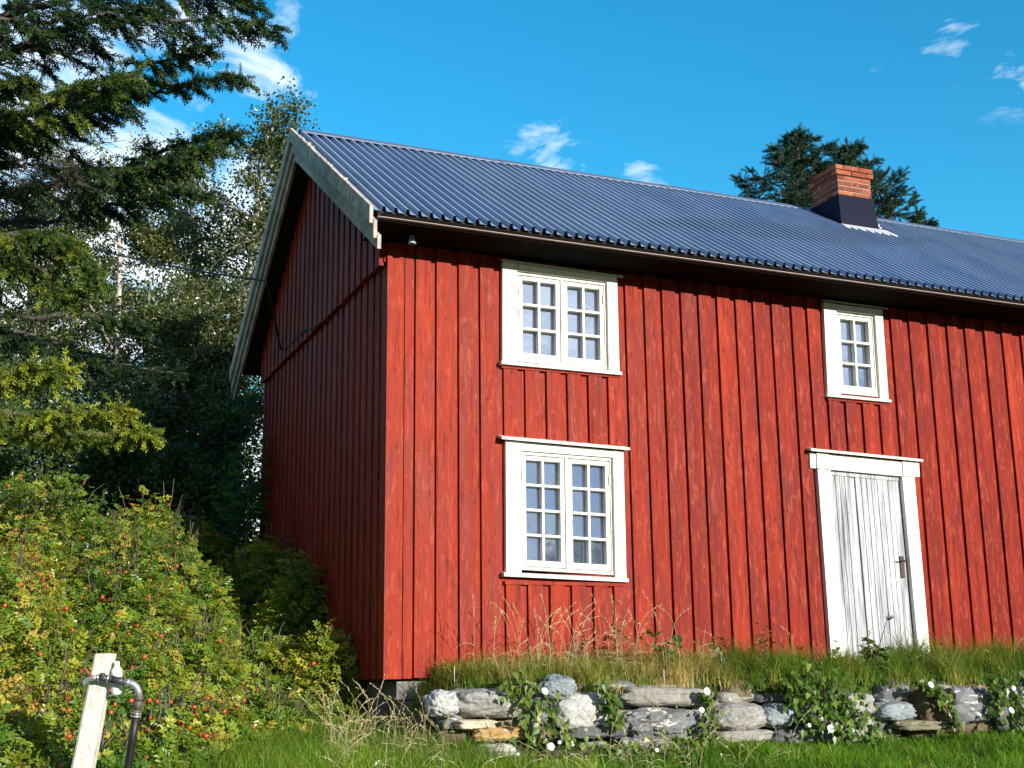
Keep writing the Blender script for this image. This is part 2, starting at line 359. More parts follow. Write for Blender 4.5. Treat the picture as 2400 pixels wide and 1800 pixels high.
DRo = [(4.183, 2.02), (5.366, 1.985), (5.330, .02), (4.196, .06)]; DRi = [(4.330, 1.862), (5.165, 1.840), (5.195, .05), (4.352, .07)]
HOLES = [(1.142, 2.04, 2.65, 3.476), (1.152, 2.041, .838, 1.873), (4.512, 4.995, 2.622, 3.451), (4.330, 5.196, -.1, 1.863)]
wall = MB()
def spans(x0, x1, z0, z1, holes):
    out = [(z0, z1)]
    for (a, b, c, d) in holes:
        if x1 <= a+.001 or x0 >= b-.001: continue
        nw = []
        for (p, q) in out:
            if d <= p or c >= q: nw.append((p, q)); continue
            if c > p: nw.append((p, c))
            if d < q: nw.append((d, q))
        out = nw
    return out
ex = sorted(set([0.005, HX-.005]+[v for h in HOLES for v in h[:2]]))
for a, b in zip(ex[:-1], ex[1:]):
    for (p, q) in spans(a, b, 0.0, 3.95, HOLES): wall.box(a, b, 0, .12, p, q, .4)
BX = [.225, .411, .613, .809, 1.022, 1.223, 1.425, 1.625, 1.829, 2.025, 2.224, 2.419, 2.605, 2.803, 2.992, 3.192, 3.396, 3.590, 3.797, 4.021, 4.200, 4.382, 4.58, 4.78, 4.985, 5.199, 5.426, 5.658, 5.903, 6.135, 6.386, 6.624, 6.876]
while BX[-1] < HX-.3: BX.append(BX[-1]+.2+.03*random.random())
CUT = [(W1o[3][0]-.01, W1o[1][0]+.01, 2.60, 3.56), (W2o[3][0]-.01, W2o[1][0]+.01, .77, 1.975), (W3o[3][0]-.01, W3o[1][0]+.01, 2.555, 3.54), (4.17, 5.34, -.1, 2.0)]
for i, x in enumerate(BX):
    nx_ = BX[i+1] if i+1 < len(BX) else HX
    wd = min(.128+.012*(random.random()-.5), nx_-x-.045); dy = .003*random.random(); rr = random.random()
    edges = sorted([x, x+wd]+[e for h in CUT for e in (h[0], h[1]) if x < e < x+wd])
    for a, b in zip(edges[:-1], edges[1:]):
        for (p, q) in spans(a, b, 0.004-.012*random.random(), 3.90, CUT):
            wall.box(a, b, -.026-dy, -.0, p, q, rr)
            if b-a > .05:
                zn = math.ceil((p+.05)/.62)*.62-.02
                while zn < q-.05:
                    for xn in (a+.03, b-.03): zz = zn+random.uniform(-.012, .012); wall.box(xn-.004, xn+.004, -.0285-dy, -.026-dy, zz-.004, zz+.004, 1.5)
                    zn += .62
wall.box(-.028, .118, -.03, .0, -.012, 3.9, .35); wall.box(.13, .205, -.024, 0, -.01, 3.9, .5); wall.box(.118, .13, -.012, 0, -.01, 3.9, .9)   # corner boards
wall.box(1.01, 2.15, -.036, 0, .742, .772, .3); wall.box(4.37, 5.09, -.036, 0, 2.54, 2.566, .3); wall.box(1.0, 2.14, -.036, 0, 2.585, 2.607, .3)
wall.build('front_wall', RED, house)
gw = MB()                                       # shaded gable end
def gz(y): return 3.62+(2.4575-abs(y-2.4575))*.636
gw.prismx([(0.0, 0), (D, 0), (D, gz(D)+.25), (D/2, gz(D/2)+.25), (0.0, gz(0)+.25)], .0, .12, .4)
y = .16
while y < D-.06:
    rr = random.random(); w_ = .12+.012*random.random(); zt = min(gz(y), gz(y+w_))
    gw.box(-.040, .0, y, y+w_, -.012, 3.44, rr)
    y += .195+.012*random.random()
y = .02
while y < D-.06:                                # upper cladding laps over the lower
    rr = random.random(); w_ = .12+.012*random.random(); zz = 3.40+.02*random.random()
    gw.box(-.088, -.048, y, y+w_, zz, min(gz(y), gz(y+w_))+.2, rr); y += .19+.012*random.random()
gw.prismx([(0, 3.43), (D, 3.43), (D, gz(D)+.2), (D/2, gz(D/2)+.2), (0, gz(0)+.2)], -.048, -.001, .5)
gw.box(-.03, .0, -.0, .125, -.012, 3.9, .3)
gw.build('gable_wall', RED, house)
bw = MB(); bw.box(.12, HX, D-.12, D, -.35, 3.9, .5); bw.box(HX-.12, HX, .12, D-.12, -.35, 3.9, .5)
bw.prismx([(0.12, 3.9), (D-.12, 3.9), (D/2, gz(D/2)+.2)], HX-.11, HX-.01, .5); bw.build('back_wall', RED, house)
# foundation
FST = m_stone('foundation_stone', (.10, .10, .095), (.24, .23, .21), .35)
fd = MB(); fd.box(.10, .66, .03, .4, -.17, -.03, .5); fd.box(.14, .45, .04, .4, -.5, -.18, .5); fd.box(.68, HX-.1, .1, .4, -.4, -.02, .5); fd.box(.05, .3, .4, D-.1, -.5, -.02, .5)
fd.build('foundation', FST, house)
# roof
rf = MB(); XR0, XR1 = -.30, HX+.3
prof = []; x = XR0
k = 0
while x < XR1-.1:
    p_ = .1005
    prof += [(x, 0), (x+.062, 0), (x+.0635, .040), (x+.084, .040)]; x += p_; k += 1
prof.append((x, 0)); prof = np.array(prof)
slope = math.atan((hr(0)-he(0))/(D/2+EV)); cs, sn = math.cos(slope), math.sin(slope)
def roofside(sign, mb):
    V = []; R = []
    n = len(prof)
    for (px, ph) in prof:
        for tpar in (0, .34, .67, 1.0):
            yb = -EV+(D/2+EV)*tpar; zb = he(px)*(1-tpar)+hr(px)*tpar
            yy = yb-ph*sn; zz = zb+ph*cs
            if tpar == 0: yy -= .012*math.sin(px*.9)
            V.append((px, yy if sign > 0 else D-yy, zz)); R.append(.5+.5*math.sin(int(px/1.05)*7.3+tpar*0))
    F = []
    for i in range(n-1):
        for j in range(3):
            a = i*4+j; q = (a, a+4, a+5, a+1); F.append(q if sign > 0 else q[::-1])
    mb.v.append(np.array(V)); mb.r.append(np.array(R)); mb.f.setdefault(4, []).extend([[i+mb.n for i in f] for f in F]); mb.n += len(V)
roofside(1, rf); roofside(-1, rf)
sc = rf                                       # roofing screws
for i in range(8):
    tpar = .05+i*.128
    for j in range(int((XR1-XR0)/.3)):
        xx = XR0+.03+j*.3015+(.1005 if i % 2 else 0); yb = -EV+(D/2+EV)*tpar; zb = he(xx)*(1-tpar)+hr(xx)*tpar
        c = np.array([xx, yb-.003, zb+.004]); r_ = .0085
        sc.add([c+np.array([r_*math.cos(a), r_*math.sin(a)*cs, r_*math.sin(a)*sn+zo]) for zo in (0, .007) for a in np.linspace(0, 2*math.pi, 6, endpoint=False)], [(6, 7, 8, 9, 10, 11)]+[(a, (a+1) % 6, (a+1) % 6+6, a+6) for a in range(6)], -1.)
roof = rf.build('roof', ROOF, house)
rc = MB()
for a, b in ((XR0+.05, 2.05), (2.0, 4.1), (4.05, 6.02), (6.65, 8.6), (8.55, XR1)):
    k_ = .001*random.random()+.043
    for s_ in (1, -1):
        y0, y1 = D/2, D/2-s_*.13
        rc.add([(a, y0, hr(a)+k_+.012), (b, y0, hr(b)+k_+.008), (b, y1, hr(b)+k_-.13*.636+.006), (a, y1, hr(a)+k_-.13*.636+.01), (a, y0, hr(a)+k_+.004), (b, y0, hr(b)+k_), (b, y1, hr(b)+k_-.13*.636-.006), (a, y1, hr(a)+k_-.13*.636)],
               [(0, 1, 2, 3), (7, 6, 5, 4), (2, 6, 7, 3), (0, 3, 7, 4), (1, 5, 6, 2)])
rc.build('ridge_cap', m_plain('ridge_sheet_metal', (.10, .14, .22), .5, .5), roof)
dk = MB()                                       # boarded deck and rafters under the sheets
for s_ in (1, -1):
    yA, yB = -EV+.03, D/2
    def pt(x, y_, dz): return (x, y_ if s_ > 0 else D-y_, he(x)+(y_+EV)*(hr(x)-he(x))/(D/2+EV)+dz)
    V = [pt(x_, y_, dz) for x_ in (XR0+.04, XR1-.04) for y_ in (yA, yB) for dz in (-.012, -.045)]
    dk.add(V, [(0, 2, 6, 4), (1, 5, 7, 3), (0, 4, 5, 1), (2, 3, 7, 6), (0, 1, 3, 2), (4, 6, 7, 5)])
    xx = .4
    while xx < XR1:
        V = [pt(x_, y_, dz) for x_ in (xx, xx+.08) for y_ in (.03, .4) for dz in (-.047, -.15)]
        dk.add(V, [(0, 2, 6, 4), (1, 5, 7, 3), (0, 4, 5, 1), (2, 3, 7, 6), (0, 1, 3, 2), (4, 6, 7, 5)]); xx += .95
dk.build('roof_deck', DARKW, house)
fs = MB(); V = []
def strip(x0, x1, y0, y1, dz0, dz1, mb):
    V = [(x_, y_, he(x_)+dz) for x_ in (x0, x1) for y_ in (y0, y1) for dz in (dz1, dz0)]
    mb.add(V, [(0, 2, 6, 4), (1, 5, 7, 3), (0, 4, 5, 1), (2, 3, 7, 6), (0, 1, 3, 2), (4, 6, 7, 5)])
strip(XR0+.06, XR1-.03, -EV+.018, -EV+.045, -.045, -.008, fs); fs.build('eave_fascia', m_plain('black_fascia_board', (.006, .005, .005), .9, .1), house)
fs = MB(); xx = XR0+.03
while xx < XR1-.1:
    e_ = min(xx+2.0+random.random()*.8, XR1-.03); strip(xx, e_, -EV+.004, -EV+.05, -.050-.002*random.random(), -.046, fs); xx = e_+.004
fs.build('eave_drip_strip', m_plain('faded_rose_trim', (.42, .34, .34), .6, .3), house)
sf = MB(); V = [(x_, y_, he(x_)+dz) for x_ in (XR0+.07, HX+.2) for y_ in (-EV+.047, .02) for dz in (-.056, -.070)]  # near-black board added to deepen the shade band under the eave
sf.add(V, [(0, 2, 6, 4), (1, 5, 7, 3), (0, 4, 5, 1), (2, 3, 7, 6), (0, 1, 3, 2), (4, 6, 7, 5)]); sf.build('eave_shade_board', m_plain('eave_shade_black', (.007, .006, .006), .95, .05), house)
# barge boards: three overlapping boards each side
for s_ in (1, -1):
    for i in range(3):
        b_ = MB(); top = .045-.118*i; bot = top-(.15 if i < 2 else .115); x0 = -OV-.030+.030*i; ye = -EV-.028-.014*i
        k_ = .636
        def bz(y_, dz): return he(0)+(y_+EV)*k_+dz
        P = [(D/2, bz(D/2, top)), (ye, bz(ye, top)), (ye, bz(ye, bot)), (ye+.02, bz(ye+.02, bot)-.004*i), (D/2, bz(D/2, bot))]
        if s_ < 0: P = [(D-a, b) for a, b in P]
        n = len(P); V = [(x0, a, b) for a, b in P]+[(x0+.029, a, b) for a, b in P]
        F = [tuple(range(n)), tuple(range(2*n-1, n-1, -1))]+[(j, j+n, (j+1) % n+n, (j+1) % n) for j in range(n)]
        b_.add(V, F, (.05, .9, .45)[i])  # tone stepped per board, standing in for the shadow lines between them
        if i == 0 and s_ > 0:
            for q in range(20):                 # flaking white paint along the top edge
                ty = random.choice([.18, .25, .28, .45, .5, .52, .72, .75, .93])+.05*random.random(); yy = ye+(D/2-ye)*(1-ty); zz = bz(yy, top)+.012*random.random()
                l_ = .015+.03*random.random(); b_.box(x0+.002, x0+.012+.03*random.random(), yy, yy+l_, zz-.01, zz+.004+.010*random.random(), .99)
        b_.build('barge_board', GREYW, house)
# small porcelain insulator under the eave
ins = MB(); prof_i = [(.0, .05), (.018, .045), (.022, .02), (.026, .0), (.034, -.035), (.034, -.05), (.02, -.05)]
V = []; F = []
for (r_, z_) in prof_i:
    for j in range(12): a = j*math.pi/6; V.append((.115+r_*math.cos(a), -.25+r_*math.sin(a), 3.575+z_))
for i in range(len(prof_i)-1):
    for j in range(12): F.append((i*12+j, (i+1)*12+j, (i+1)*12+(j+1) % 12, i*12+(j+1) % 12))
ins.add(V, F); ins.build('insulator', m_plain('porcelain', (.30, .38, .55), .2, .6, var=.1), house, True)

# ---- windows
def bil(q, s_, t_):                             # q: TL TR BR BL, t downwards
    a = np.array(q); return tuple((1-s_)*(1-t_)*a[0]+s_*(1-t_)*a[1]+s_*t_*a[2]+(1-s_)*t_*a[3])
def bq(q, s0, s1, t0, t1): return [bil(q, s0, t0), bil(q, s1, t0), bil(q, s1, t1), bil(q, s0, t1)]
def P4(mb, q, y0, y1, r=None): mb.prism([q[3], q[2], q[1], q[0]], y0, y1, r)
def window(o, i, nsash, rows, cor, sill, lab):
    base = empty('window', (0, 0, 0)); base.parent = house; base['label'] = lab
    c = MB()
    top = o[0][1], o[1][1]
    P4(c, [o[0], (i[0][0], o[0][1]-.003), (i[3][0], o[3][1]), o[3]], -.050, -.001)
    P4(c, [(i[1][0], o[1][1]+.003), o[1], o[2], (i[2][0], o[2][1])], -.050, -.001)
    P4(c, [(i[0][0]+.001, o[0][1]-.004), (i[1][0]-.001, o[1][1]+.002), (i[1][0]-.001, i[1][1]), (i[0][0]+.001, i[0][1])], -.047, -.001)
    c.build('casing', WHITE, base)
    j = MB(); H_ = i[0][1]-i[3][1]; W_ = i[1][0]-i[0][0]; fy = .022/H_; fx = .018/W_
    q1 = bq(i, 0, 1, 0, fy*1.3); P4(j, q1, -.022, .06); P4(j, bq(i, 0, 1, 1-fy*1.2, 1), -.022, .06)
    P4(j, bq(i, 0, fx, fy*1.3, 1-fy*1.2), -.018, .06); P4(j, bq(i, 1-fx, 1, fy*1.3, 1-fy*1.2), -.018, .06)
    if nsash == 2: P4(j, bq(i, .5-.012/W_, .5+.012/W_, fy*1.3, 1-fy*1.2), -.026, .06)
    j.build('frame', WORN, base)
    gx, gy_ = .007/W_, .007/H_; spx = [(fx+gx, .5-.018/W_), (.5+.018/W_, 1-fx-gx)] if nsash == 2 else [(fx+gx, 1-fx-gx)]
    t0, t1 = fy*1.3+gy_, 1-fy*1.2-gy_
    pane = MB()
    for (a, b) in spx:
        s_ = MB(); st = .038/W_; rt = .036/H_; rb = .05/H_; mw = .0105/W_; mh = .0105/H_
        for (qa) in (bq(i, a, a+st, t0, t1), bq(i, b-st, b, t0, t1)): P4(s_, qa, -.014, .045)
        P4(s_, bq(i, a+st, b-st, t0, t0+rt), -.0125, .045); P4(s_, bq(i, a+st, b-st, t1-rb, t1), -.0125, .045)
        m_ = (a+b)/2; P4(s_, bq(i, m_-mw, m_+mw, t0+rt, t1-rb), -.011, .0445)
        for r_ in range(1, rows):
            tt = t0+rt+(t1-rb-t0-rt)*r_/rows; P4(s_, bq(i, a+st, m_-mw, tt-mh, tt+mh), -.010, .0445); P4(s_, bq(i, m_+mw, b-st, tt-mh, tt+mh), -.010, .0445)
        s_.box(*(lambda p: (p[0]-.006, p[0]+.006))(bil(i, a+.004 if a < .3 else b-.004, .2)), -.03, -.014, bil(i, a, .2)[1]-.04, bil(i, a, .2)[1]+.04, .5)
        s_.build('sash', WORN, base)
        for ci in range(2):
            for r_ in range(rows):
                qa = bq(i, a+st+(b-a-2*st)*ci/2, a+st+(b-a-2*st)*(ci+1)/2, t0+rt+(t1-rb-t0-rt)*r_/rows, t0+rt+(t1-rb-t0-rt)*(r_+1)/rows); gr = random.Random(int(qa[0][0]*977+qa[0][1]*331))
                ys_ = [.047+gr.uniform(-.0022, .0022) for _ in range(3)]; ys_.append(ys_[0]+ys_[2]-ys_[1])
                pane.add([(p_[0], y_, p_[1]) for p_, y_ in zip(qa, ys_)], [(3, 2, 1, 0)])
    pane.build('pane', GLASS, base)
    k = MB(); (xa, za, xb, zb, th, pr) = cor
    V = [(x_, y_, z_+dz) for (x_, z_) in ((xa, za), (xb, zb)) for (y_, dz) in ((-pr, 0), (-.001, .03), (-.001, .03-th), (-pr, -th))]
    k.add(V, [(0, 1, 2, 3), (7, 6, 5, 4), (0, 4, 5, 1), (2, 6, 7, 3), (0, 3, 7, 4), (1, 5, 6, 2)]); k.build('cornice', WORN, base)
    (xa, za, xb, zb, th, pr) = sill; k = MB()
    V = [(x_, y_, z_+dz) for (x_, z_) in ((xa, za), (xb, zb)) for (y_, dz) in ((-pr, 0), (-.001, .012), (-.001, -th), (-pr, -th))]
    k.add(V, [(0, 1, 2, 3), (7, 6, 5, 4), (0, 4, 5, 1), (2, 6, 7, 3), (0, 3, 7, 4), (1, 5, 6, 2)]); k.build('sill', WHITE, base)
    return base
window(W1o, W1i, 2, 3, (1.00, 3.548, 2.175, 3.526, .022, .09), (.985, 2.638, 2.142, 2.632, .028, .072), 'upper double window with twelve small panes')
window(W2o, W2i, 2, 4, (.968, 1.972, 2.182, 1.944, .022, .10), (.988, .836, 2.142, .806, .030, .072), 'tall lower double window with sixteen panes')
window(W3o, W3i, 1, 3, (4.385, 3.531, 5.135, 3.522, .016, .08), (4.340, 2.594, 5.092, 2.588, .024, .072), 'small upper window with six panes above the door')
# ---- door
dr = empty('door', (0, 0, 0)); dr.parent = house; dr['label'] = 'weathered white plank door with worn grey grain'
c = MB()
P4(c, [(4.187, 1.866), (4.330, 1.862), (4.352, .03), (4.202, .05)], -.052, -.001); P4(c, [(5.165, 1.842), (5.312, 1.842), (5.328, .0), (5.195, .02)], -.052, -.001)
P4(c, [(4.318, 2.010), (5.168, 1.988), (5.168, 1.842), (4.318, 1.866)], -.054, -.001)
P4(c, [(4.178, 2.014), (4.316, 2.010), (4.316, 1.864), (4.172, 1.869)], -.068, -.001); P4(c, [(4.112, 2.016), (4.176, 2.014), (4.172, 1.869), (4.108, 1.871)], -.050, -.001)
P4(c, [(5.170, 1.990), (5.368, 1.984), (5.364, 1.843), (5.170, 1.842)], -.068, -.001)
P4(c, [(4.508, 1.944), (4.727, 1.988), (4.944, 1.936), (4.727, 1.890)][::1], -.062, -.054)
c.build('casing', WHITE, dr)
k = MB(); V = [(x_, y_, z_+dz) for (x_, z_) in ((4.085, 2.044), (5.384, 2.008)) for (y_, dz) in ((-.11, 0), (-.001, .03), (-.001, .008), (-.11, -.022))]
k.add(V, [(0, 1, 2, 3), (7, 6, 5, 4), (0, 4, 5, 1), (2, 6, 7, 3), (0, 3, 7, 4), (1, 5, 6, 2)]); k.build('cornice', WORN, dr)
lf = MB(); P4(lf, [(4.332, 1.860), (5.164, 1.838), (5.165, 1.800), (4.333, 1.824)], -.012, .03)
sp = [0, .155, .30, .37, .60, .76, .90, 1.0]
q = [(4.334, 1.822), (5.160, 1.798), (5.186, .06), (4.358, .09)]
for a, b in zip(sp[:-1], sp[1:]):
    yo = .003*random.random()+(.014 if a == .30 else 0); P4(lf, bq(q, a+(.010 if a in (.30, .37) else .004), b-.004, .0, 1), -.004+yo, .03)
for a in (.09, .225, .45, .53, .68, .83): P4(lf, bq(q, a, a+.010, .0, 1), -.010, -.002)
P4(lf, bq(q, 0, 1, 0, 1), .034, .06)
lf.build('door_leaf', DOOR, dr)
RUST = m_plain('rusty_iron', (.075, .05, .055), .7, .4, .3)
hd = MB(); hd.box(5.09, 5.135, -.016, -.004, .87, 1.075); hd.tube([(5.11, -.01, 1.03), (5.11, -.055, 1.03), (5.05, -.06, 1.035)], .008, 6); hd.tube([(5.11, -.016, 1.03), (5.165, -.03, 1.03)], .006, 6); hd.box(5.107, 5.117, -.019, -.016, .93, .955)
hd.build('handle', RUST, dr)
# ---- chimney
ch = empty('chimney', (0, 0, 0)); ch.parent = house; ch['label'] = 'short brick chimney on a dark metal base'
def m_brick():
    t = MT('red_chimney_brick'); r = t.rnd(); a = t.noise(18, 5, .7)
    c = t.ramp(r, (0, (.16, .04, .025)), (.5, (.27, .075, .04)), (1, (.36, .13, .06))); c = t.mix(t.ramp(a, (.55, 0.), (.68, .7)), c, (.11, .035, .03)); c = t.mix(t.ramp(a, (.3, .5), (.4, 0.)), c, (.5, .36, .25))
    return t.pbr(c, .85, .2, nrm=t.bump(a, .7, .01))
BRICK = m_brick(); MORT = m_plain('mortar', (.40, .36, .32), .9, .1)
bk = MB(); mo = MB()
def course(x0, x1, y0, y1, z0, h, off):
    L_ = .225; wd = .105; g_ = .012
    for side in range(4):
        if side in (0, 2):
            xx = x0-(L_/2 if off else 0); yy = (y0, y0+wd) if side == 0 else (y1-wd, y1)
            while xx < x1-.02:
                a, b = max(xx, x0), min(xx+L_-g_, x1)
                if b-a > .02: j_ = .004*random.random(); bk.box(a, b, yy[0]-(j_ if side == 0 else 0), yy[1], z0+.002*random.random(), z0+h-g_)
                xx += L_
        else:
            yy = y0+wd+g_-(0 if off else L_/2); xr = (x0, x0+wd) if side == 3 else (x1-wd, x1)
            while yy < y1-wd-.02:
                a, b = max(yy, y0+wd+g_), min(yy+L_-g_, y1-wd-g_)
                if b-a > .02: j_ = .004*random.random(); bk.box(xr[0]-(j_ if side == 3 else 0), xr[1], a, b, z0, z0+h-g_)
                yy += L_
cx0, cx1, cy0, cy1 = 6.068, 6.545, 1.765, 2.27
for i in range(5): course(cx0, cx1, cy0, cy1, 5.515+i*.066, .066, i % 2)
for i in range(2): course(cx0-.026, cx1+.03, cy0-.022, cy1+.022, 5.775+i*.066-.03+.03, .066, i % 2)
mo.box(cx0+.006, cx1-.006, cy0+.006, cy1-.006, 5.4, 5.905); bk.build('bricks', BRICK, ch); mo.build('mortar', MORT, ch)
fl = MB()
b0, b1 = 6.062, 6.610; t0_, t1_ = 6.050, 6.560
V = [(b0, 1.735, 5.075), (b1, 1.745, 5.06), (b1, 2.40, 5.35), (b0, 2.40, 5.35), (t0_, 1.745, 5.520), (t1_, 1.745, 5.520), (t1_, 2.29, 5.520), (t0_, 2.29, 5.520)]
fl.add(V, [(0, 1, 5, 4), (1, 2, 6, 5), (2, 3, 7, 6), (3, 0, 4, 7), (4, 5, 6, 7)])
def rz(x_, y_): return he(x_)+(y_+EV)*(hr(x_)-he(x_))/(D/2+EV)
fl.add([(6.03, 1.72, rz(6.03, 1.72)+.046), (6.75, 1.70, rz(6.75, 1.70)+.046), (6.61, 1.80, 5.16), (6.06, 1.76, 5.13), (6.61, 2.30, 5.5), (6.78, 2.3, rz(6.78, 2.3)+.046)], [(0, 1, 2, 3), (1, 5, 4, 2)])
fl.build('flashing', FLASH, ch)
ld = MB(); n_ = 30; V = []; F = []
for i in range(n_+1):
    xx = 6.04+.66*i/n_; wv = .012*math.sin(i*1.9)
    V += [(xx, 1.73, rz(xx, 1.73)+.052), (xx, 1.64+wv-.10*(i/n_), rz(xx, 1.64+wv-.10*(i/n_))+.046+.006*math.sin(i*2.6)), (xx, 1.635+wv-.10*(i/n_), rz(xx, 1.635+wv-.1*i/n_)+.028)]
for i in range(n_): a = i*3; F += [(a, a+1, a+4, a+3), (a+1, a+2, a+5, a+4)]
ld.add(V, F); ld.box(6.585, 6.60, 1.725, 1.735, 5.17, 5.20); ld.box(6.60, 6.63, 1.725, 1.735, 5.15, 5.165); ld.build('lead_apron', LEAD, ch)

# power cable to the barge board, and its run on along the gable
cb = MB(); A = at(626, 659, x=-.37); B = at(160, 520, d=19.0); Bf = A+(B-A)*2.4
pts = [A*(1-t)+Bf*t+np.array([0, 0, -.9*4*t*(1-t)*.35]) for t in np.linspace(0, 1, 24)]
cb.tube(pts, .012, 6); cbo = cb.build('power_cable', m_plain('black_cable', (.02, .02, .022), .6, .3)); tag(cbo, 'thin black overhead power cable running from the trees to the gable', 'cable')
cb = MB(); cb.tube([A, (-.1, 3.75, 3.56), (-.085, 3.5, 3.52), (-.09, 2.6, 3.50), (-.09, 2.2, 3.42), (-.06, 1.4, 3.43)], .012, 6); cb.build('cable_run', m_plain('black_cable_sheath', (.02, .02, .022), .6, .3), house)

# ------------------------------------------------------------------ dry stone wall
KST = {'granite': m_stone('pale_granite', (.26, .27, .27), (.52, .53, .52), .55), 'grey': m_stone('grey_boulder', (.16, .16, .155), (.36, .355, .34), .45),
       'dark': m_stone('dark_gneiss', (.07, .075, .085), (.22, .23, .25), .3, vein=.7), 'slab': m_stone('grey_slab', (.18, .175, .165), (.42, .41, .38), .4, dirn=(1, 1, 3.5)),
       'dslab': m_stone('dark_slab', (.05, .055, .06), (.19, .20, .21), .3, dirn=(.8, 1, 5)), 'ochre': m_stone('ochre_stone', (.30, .17, .06), (.60, .42, .20), .3, rust=.6, dirn=(1, 1, 3)),
       'brown': m_stone('brown_stone', (.07, .05, .03), (.17, .13, .08), .3), 'blue': m_stone('bluish_stone', (.13, .16, .19), (.32, .37, .40), .35, dirn=(1, 1, 2)), 'moss': m_stone('mossy_stone', (.10, .09, .07), (.28, .26, .18), .4, moss=.6),
       'cream': m_stone('cream_stone', (.34, .30, .22), (.66, .60, .46), .2, rust=.5), 'fin': m_stone('striped_slab', (.16, .16, .145), (.36, .35, .31), .35, dirn=(3, 1, 3))}
import bmesh
def stone(name, c, s, kind, parent, pw=3.2, rough=.10, seed=0, tilt=0., sub=4):
    bm = bmesh.new(); bmesh.ops.create_icosphere(bm, subdivisions=sub, radius=1)
    c = Vector(c); e = 2.0/pw
    ca, sa = math.cos(tilt), math.sin(tilt)
    for v in bm.verts:
        p = v.co.normalized()
        n_ = (abs(p.x)**pw+abs(p.y)**pw+abs(p.z)**pw)**(1/pw); p = p/n_
        q = p*1.6+Vector((seed*3.1, seed*1.7, seed*5.3))
        d = 1+rough*1.6*mnoise.noise(q)+rough*.8*mnoise.noise(q*2.7)+rough*.55*mnoise.noise(q*6)+rough*.3*mnoise.noise(q*15)
        p = Vector((p.x*s[0], p.y*s[1], p.z*s[2]))*d
        v.co = Vector((p.x*ca-p.z*sa, p.y, p.x*sa+p.z*ca))+c
    for f in bm.faces: f.smooth = True
    me = bpy.data.meshes.new(name); bm.to_mesh(me); bm.free(); me.materials.append(KST[kind])
    o = bpy.data.objects.new(name, me); COL.objects.link(o); o.parent = parent; return o
sw = empty('stone_wall', (2.5, -1.25, -.6), label='low dry stone wall of mixed boulders and slabs below the terrace', cat='wall')
sw.location = (0, 0, 0)
def A_(x0, y0, x1, y1): return (900+x0/3.687, 1550+y0/3.687, 900+x1/3.687, 1550+y1/3.687)
def B_(x0, y0, x1, y1): return (1400+x0/3.687, 1550+y0/3.687, 1400+x1/3.687, 1550+y1/3.687)
def C_(x0, y0, x1, y1): return (1850+x0/4.022, 1550+y0/4.022, 1850+x1/4.022, 1550+y1/4.022)
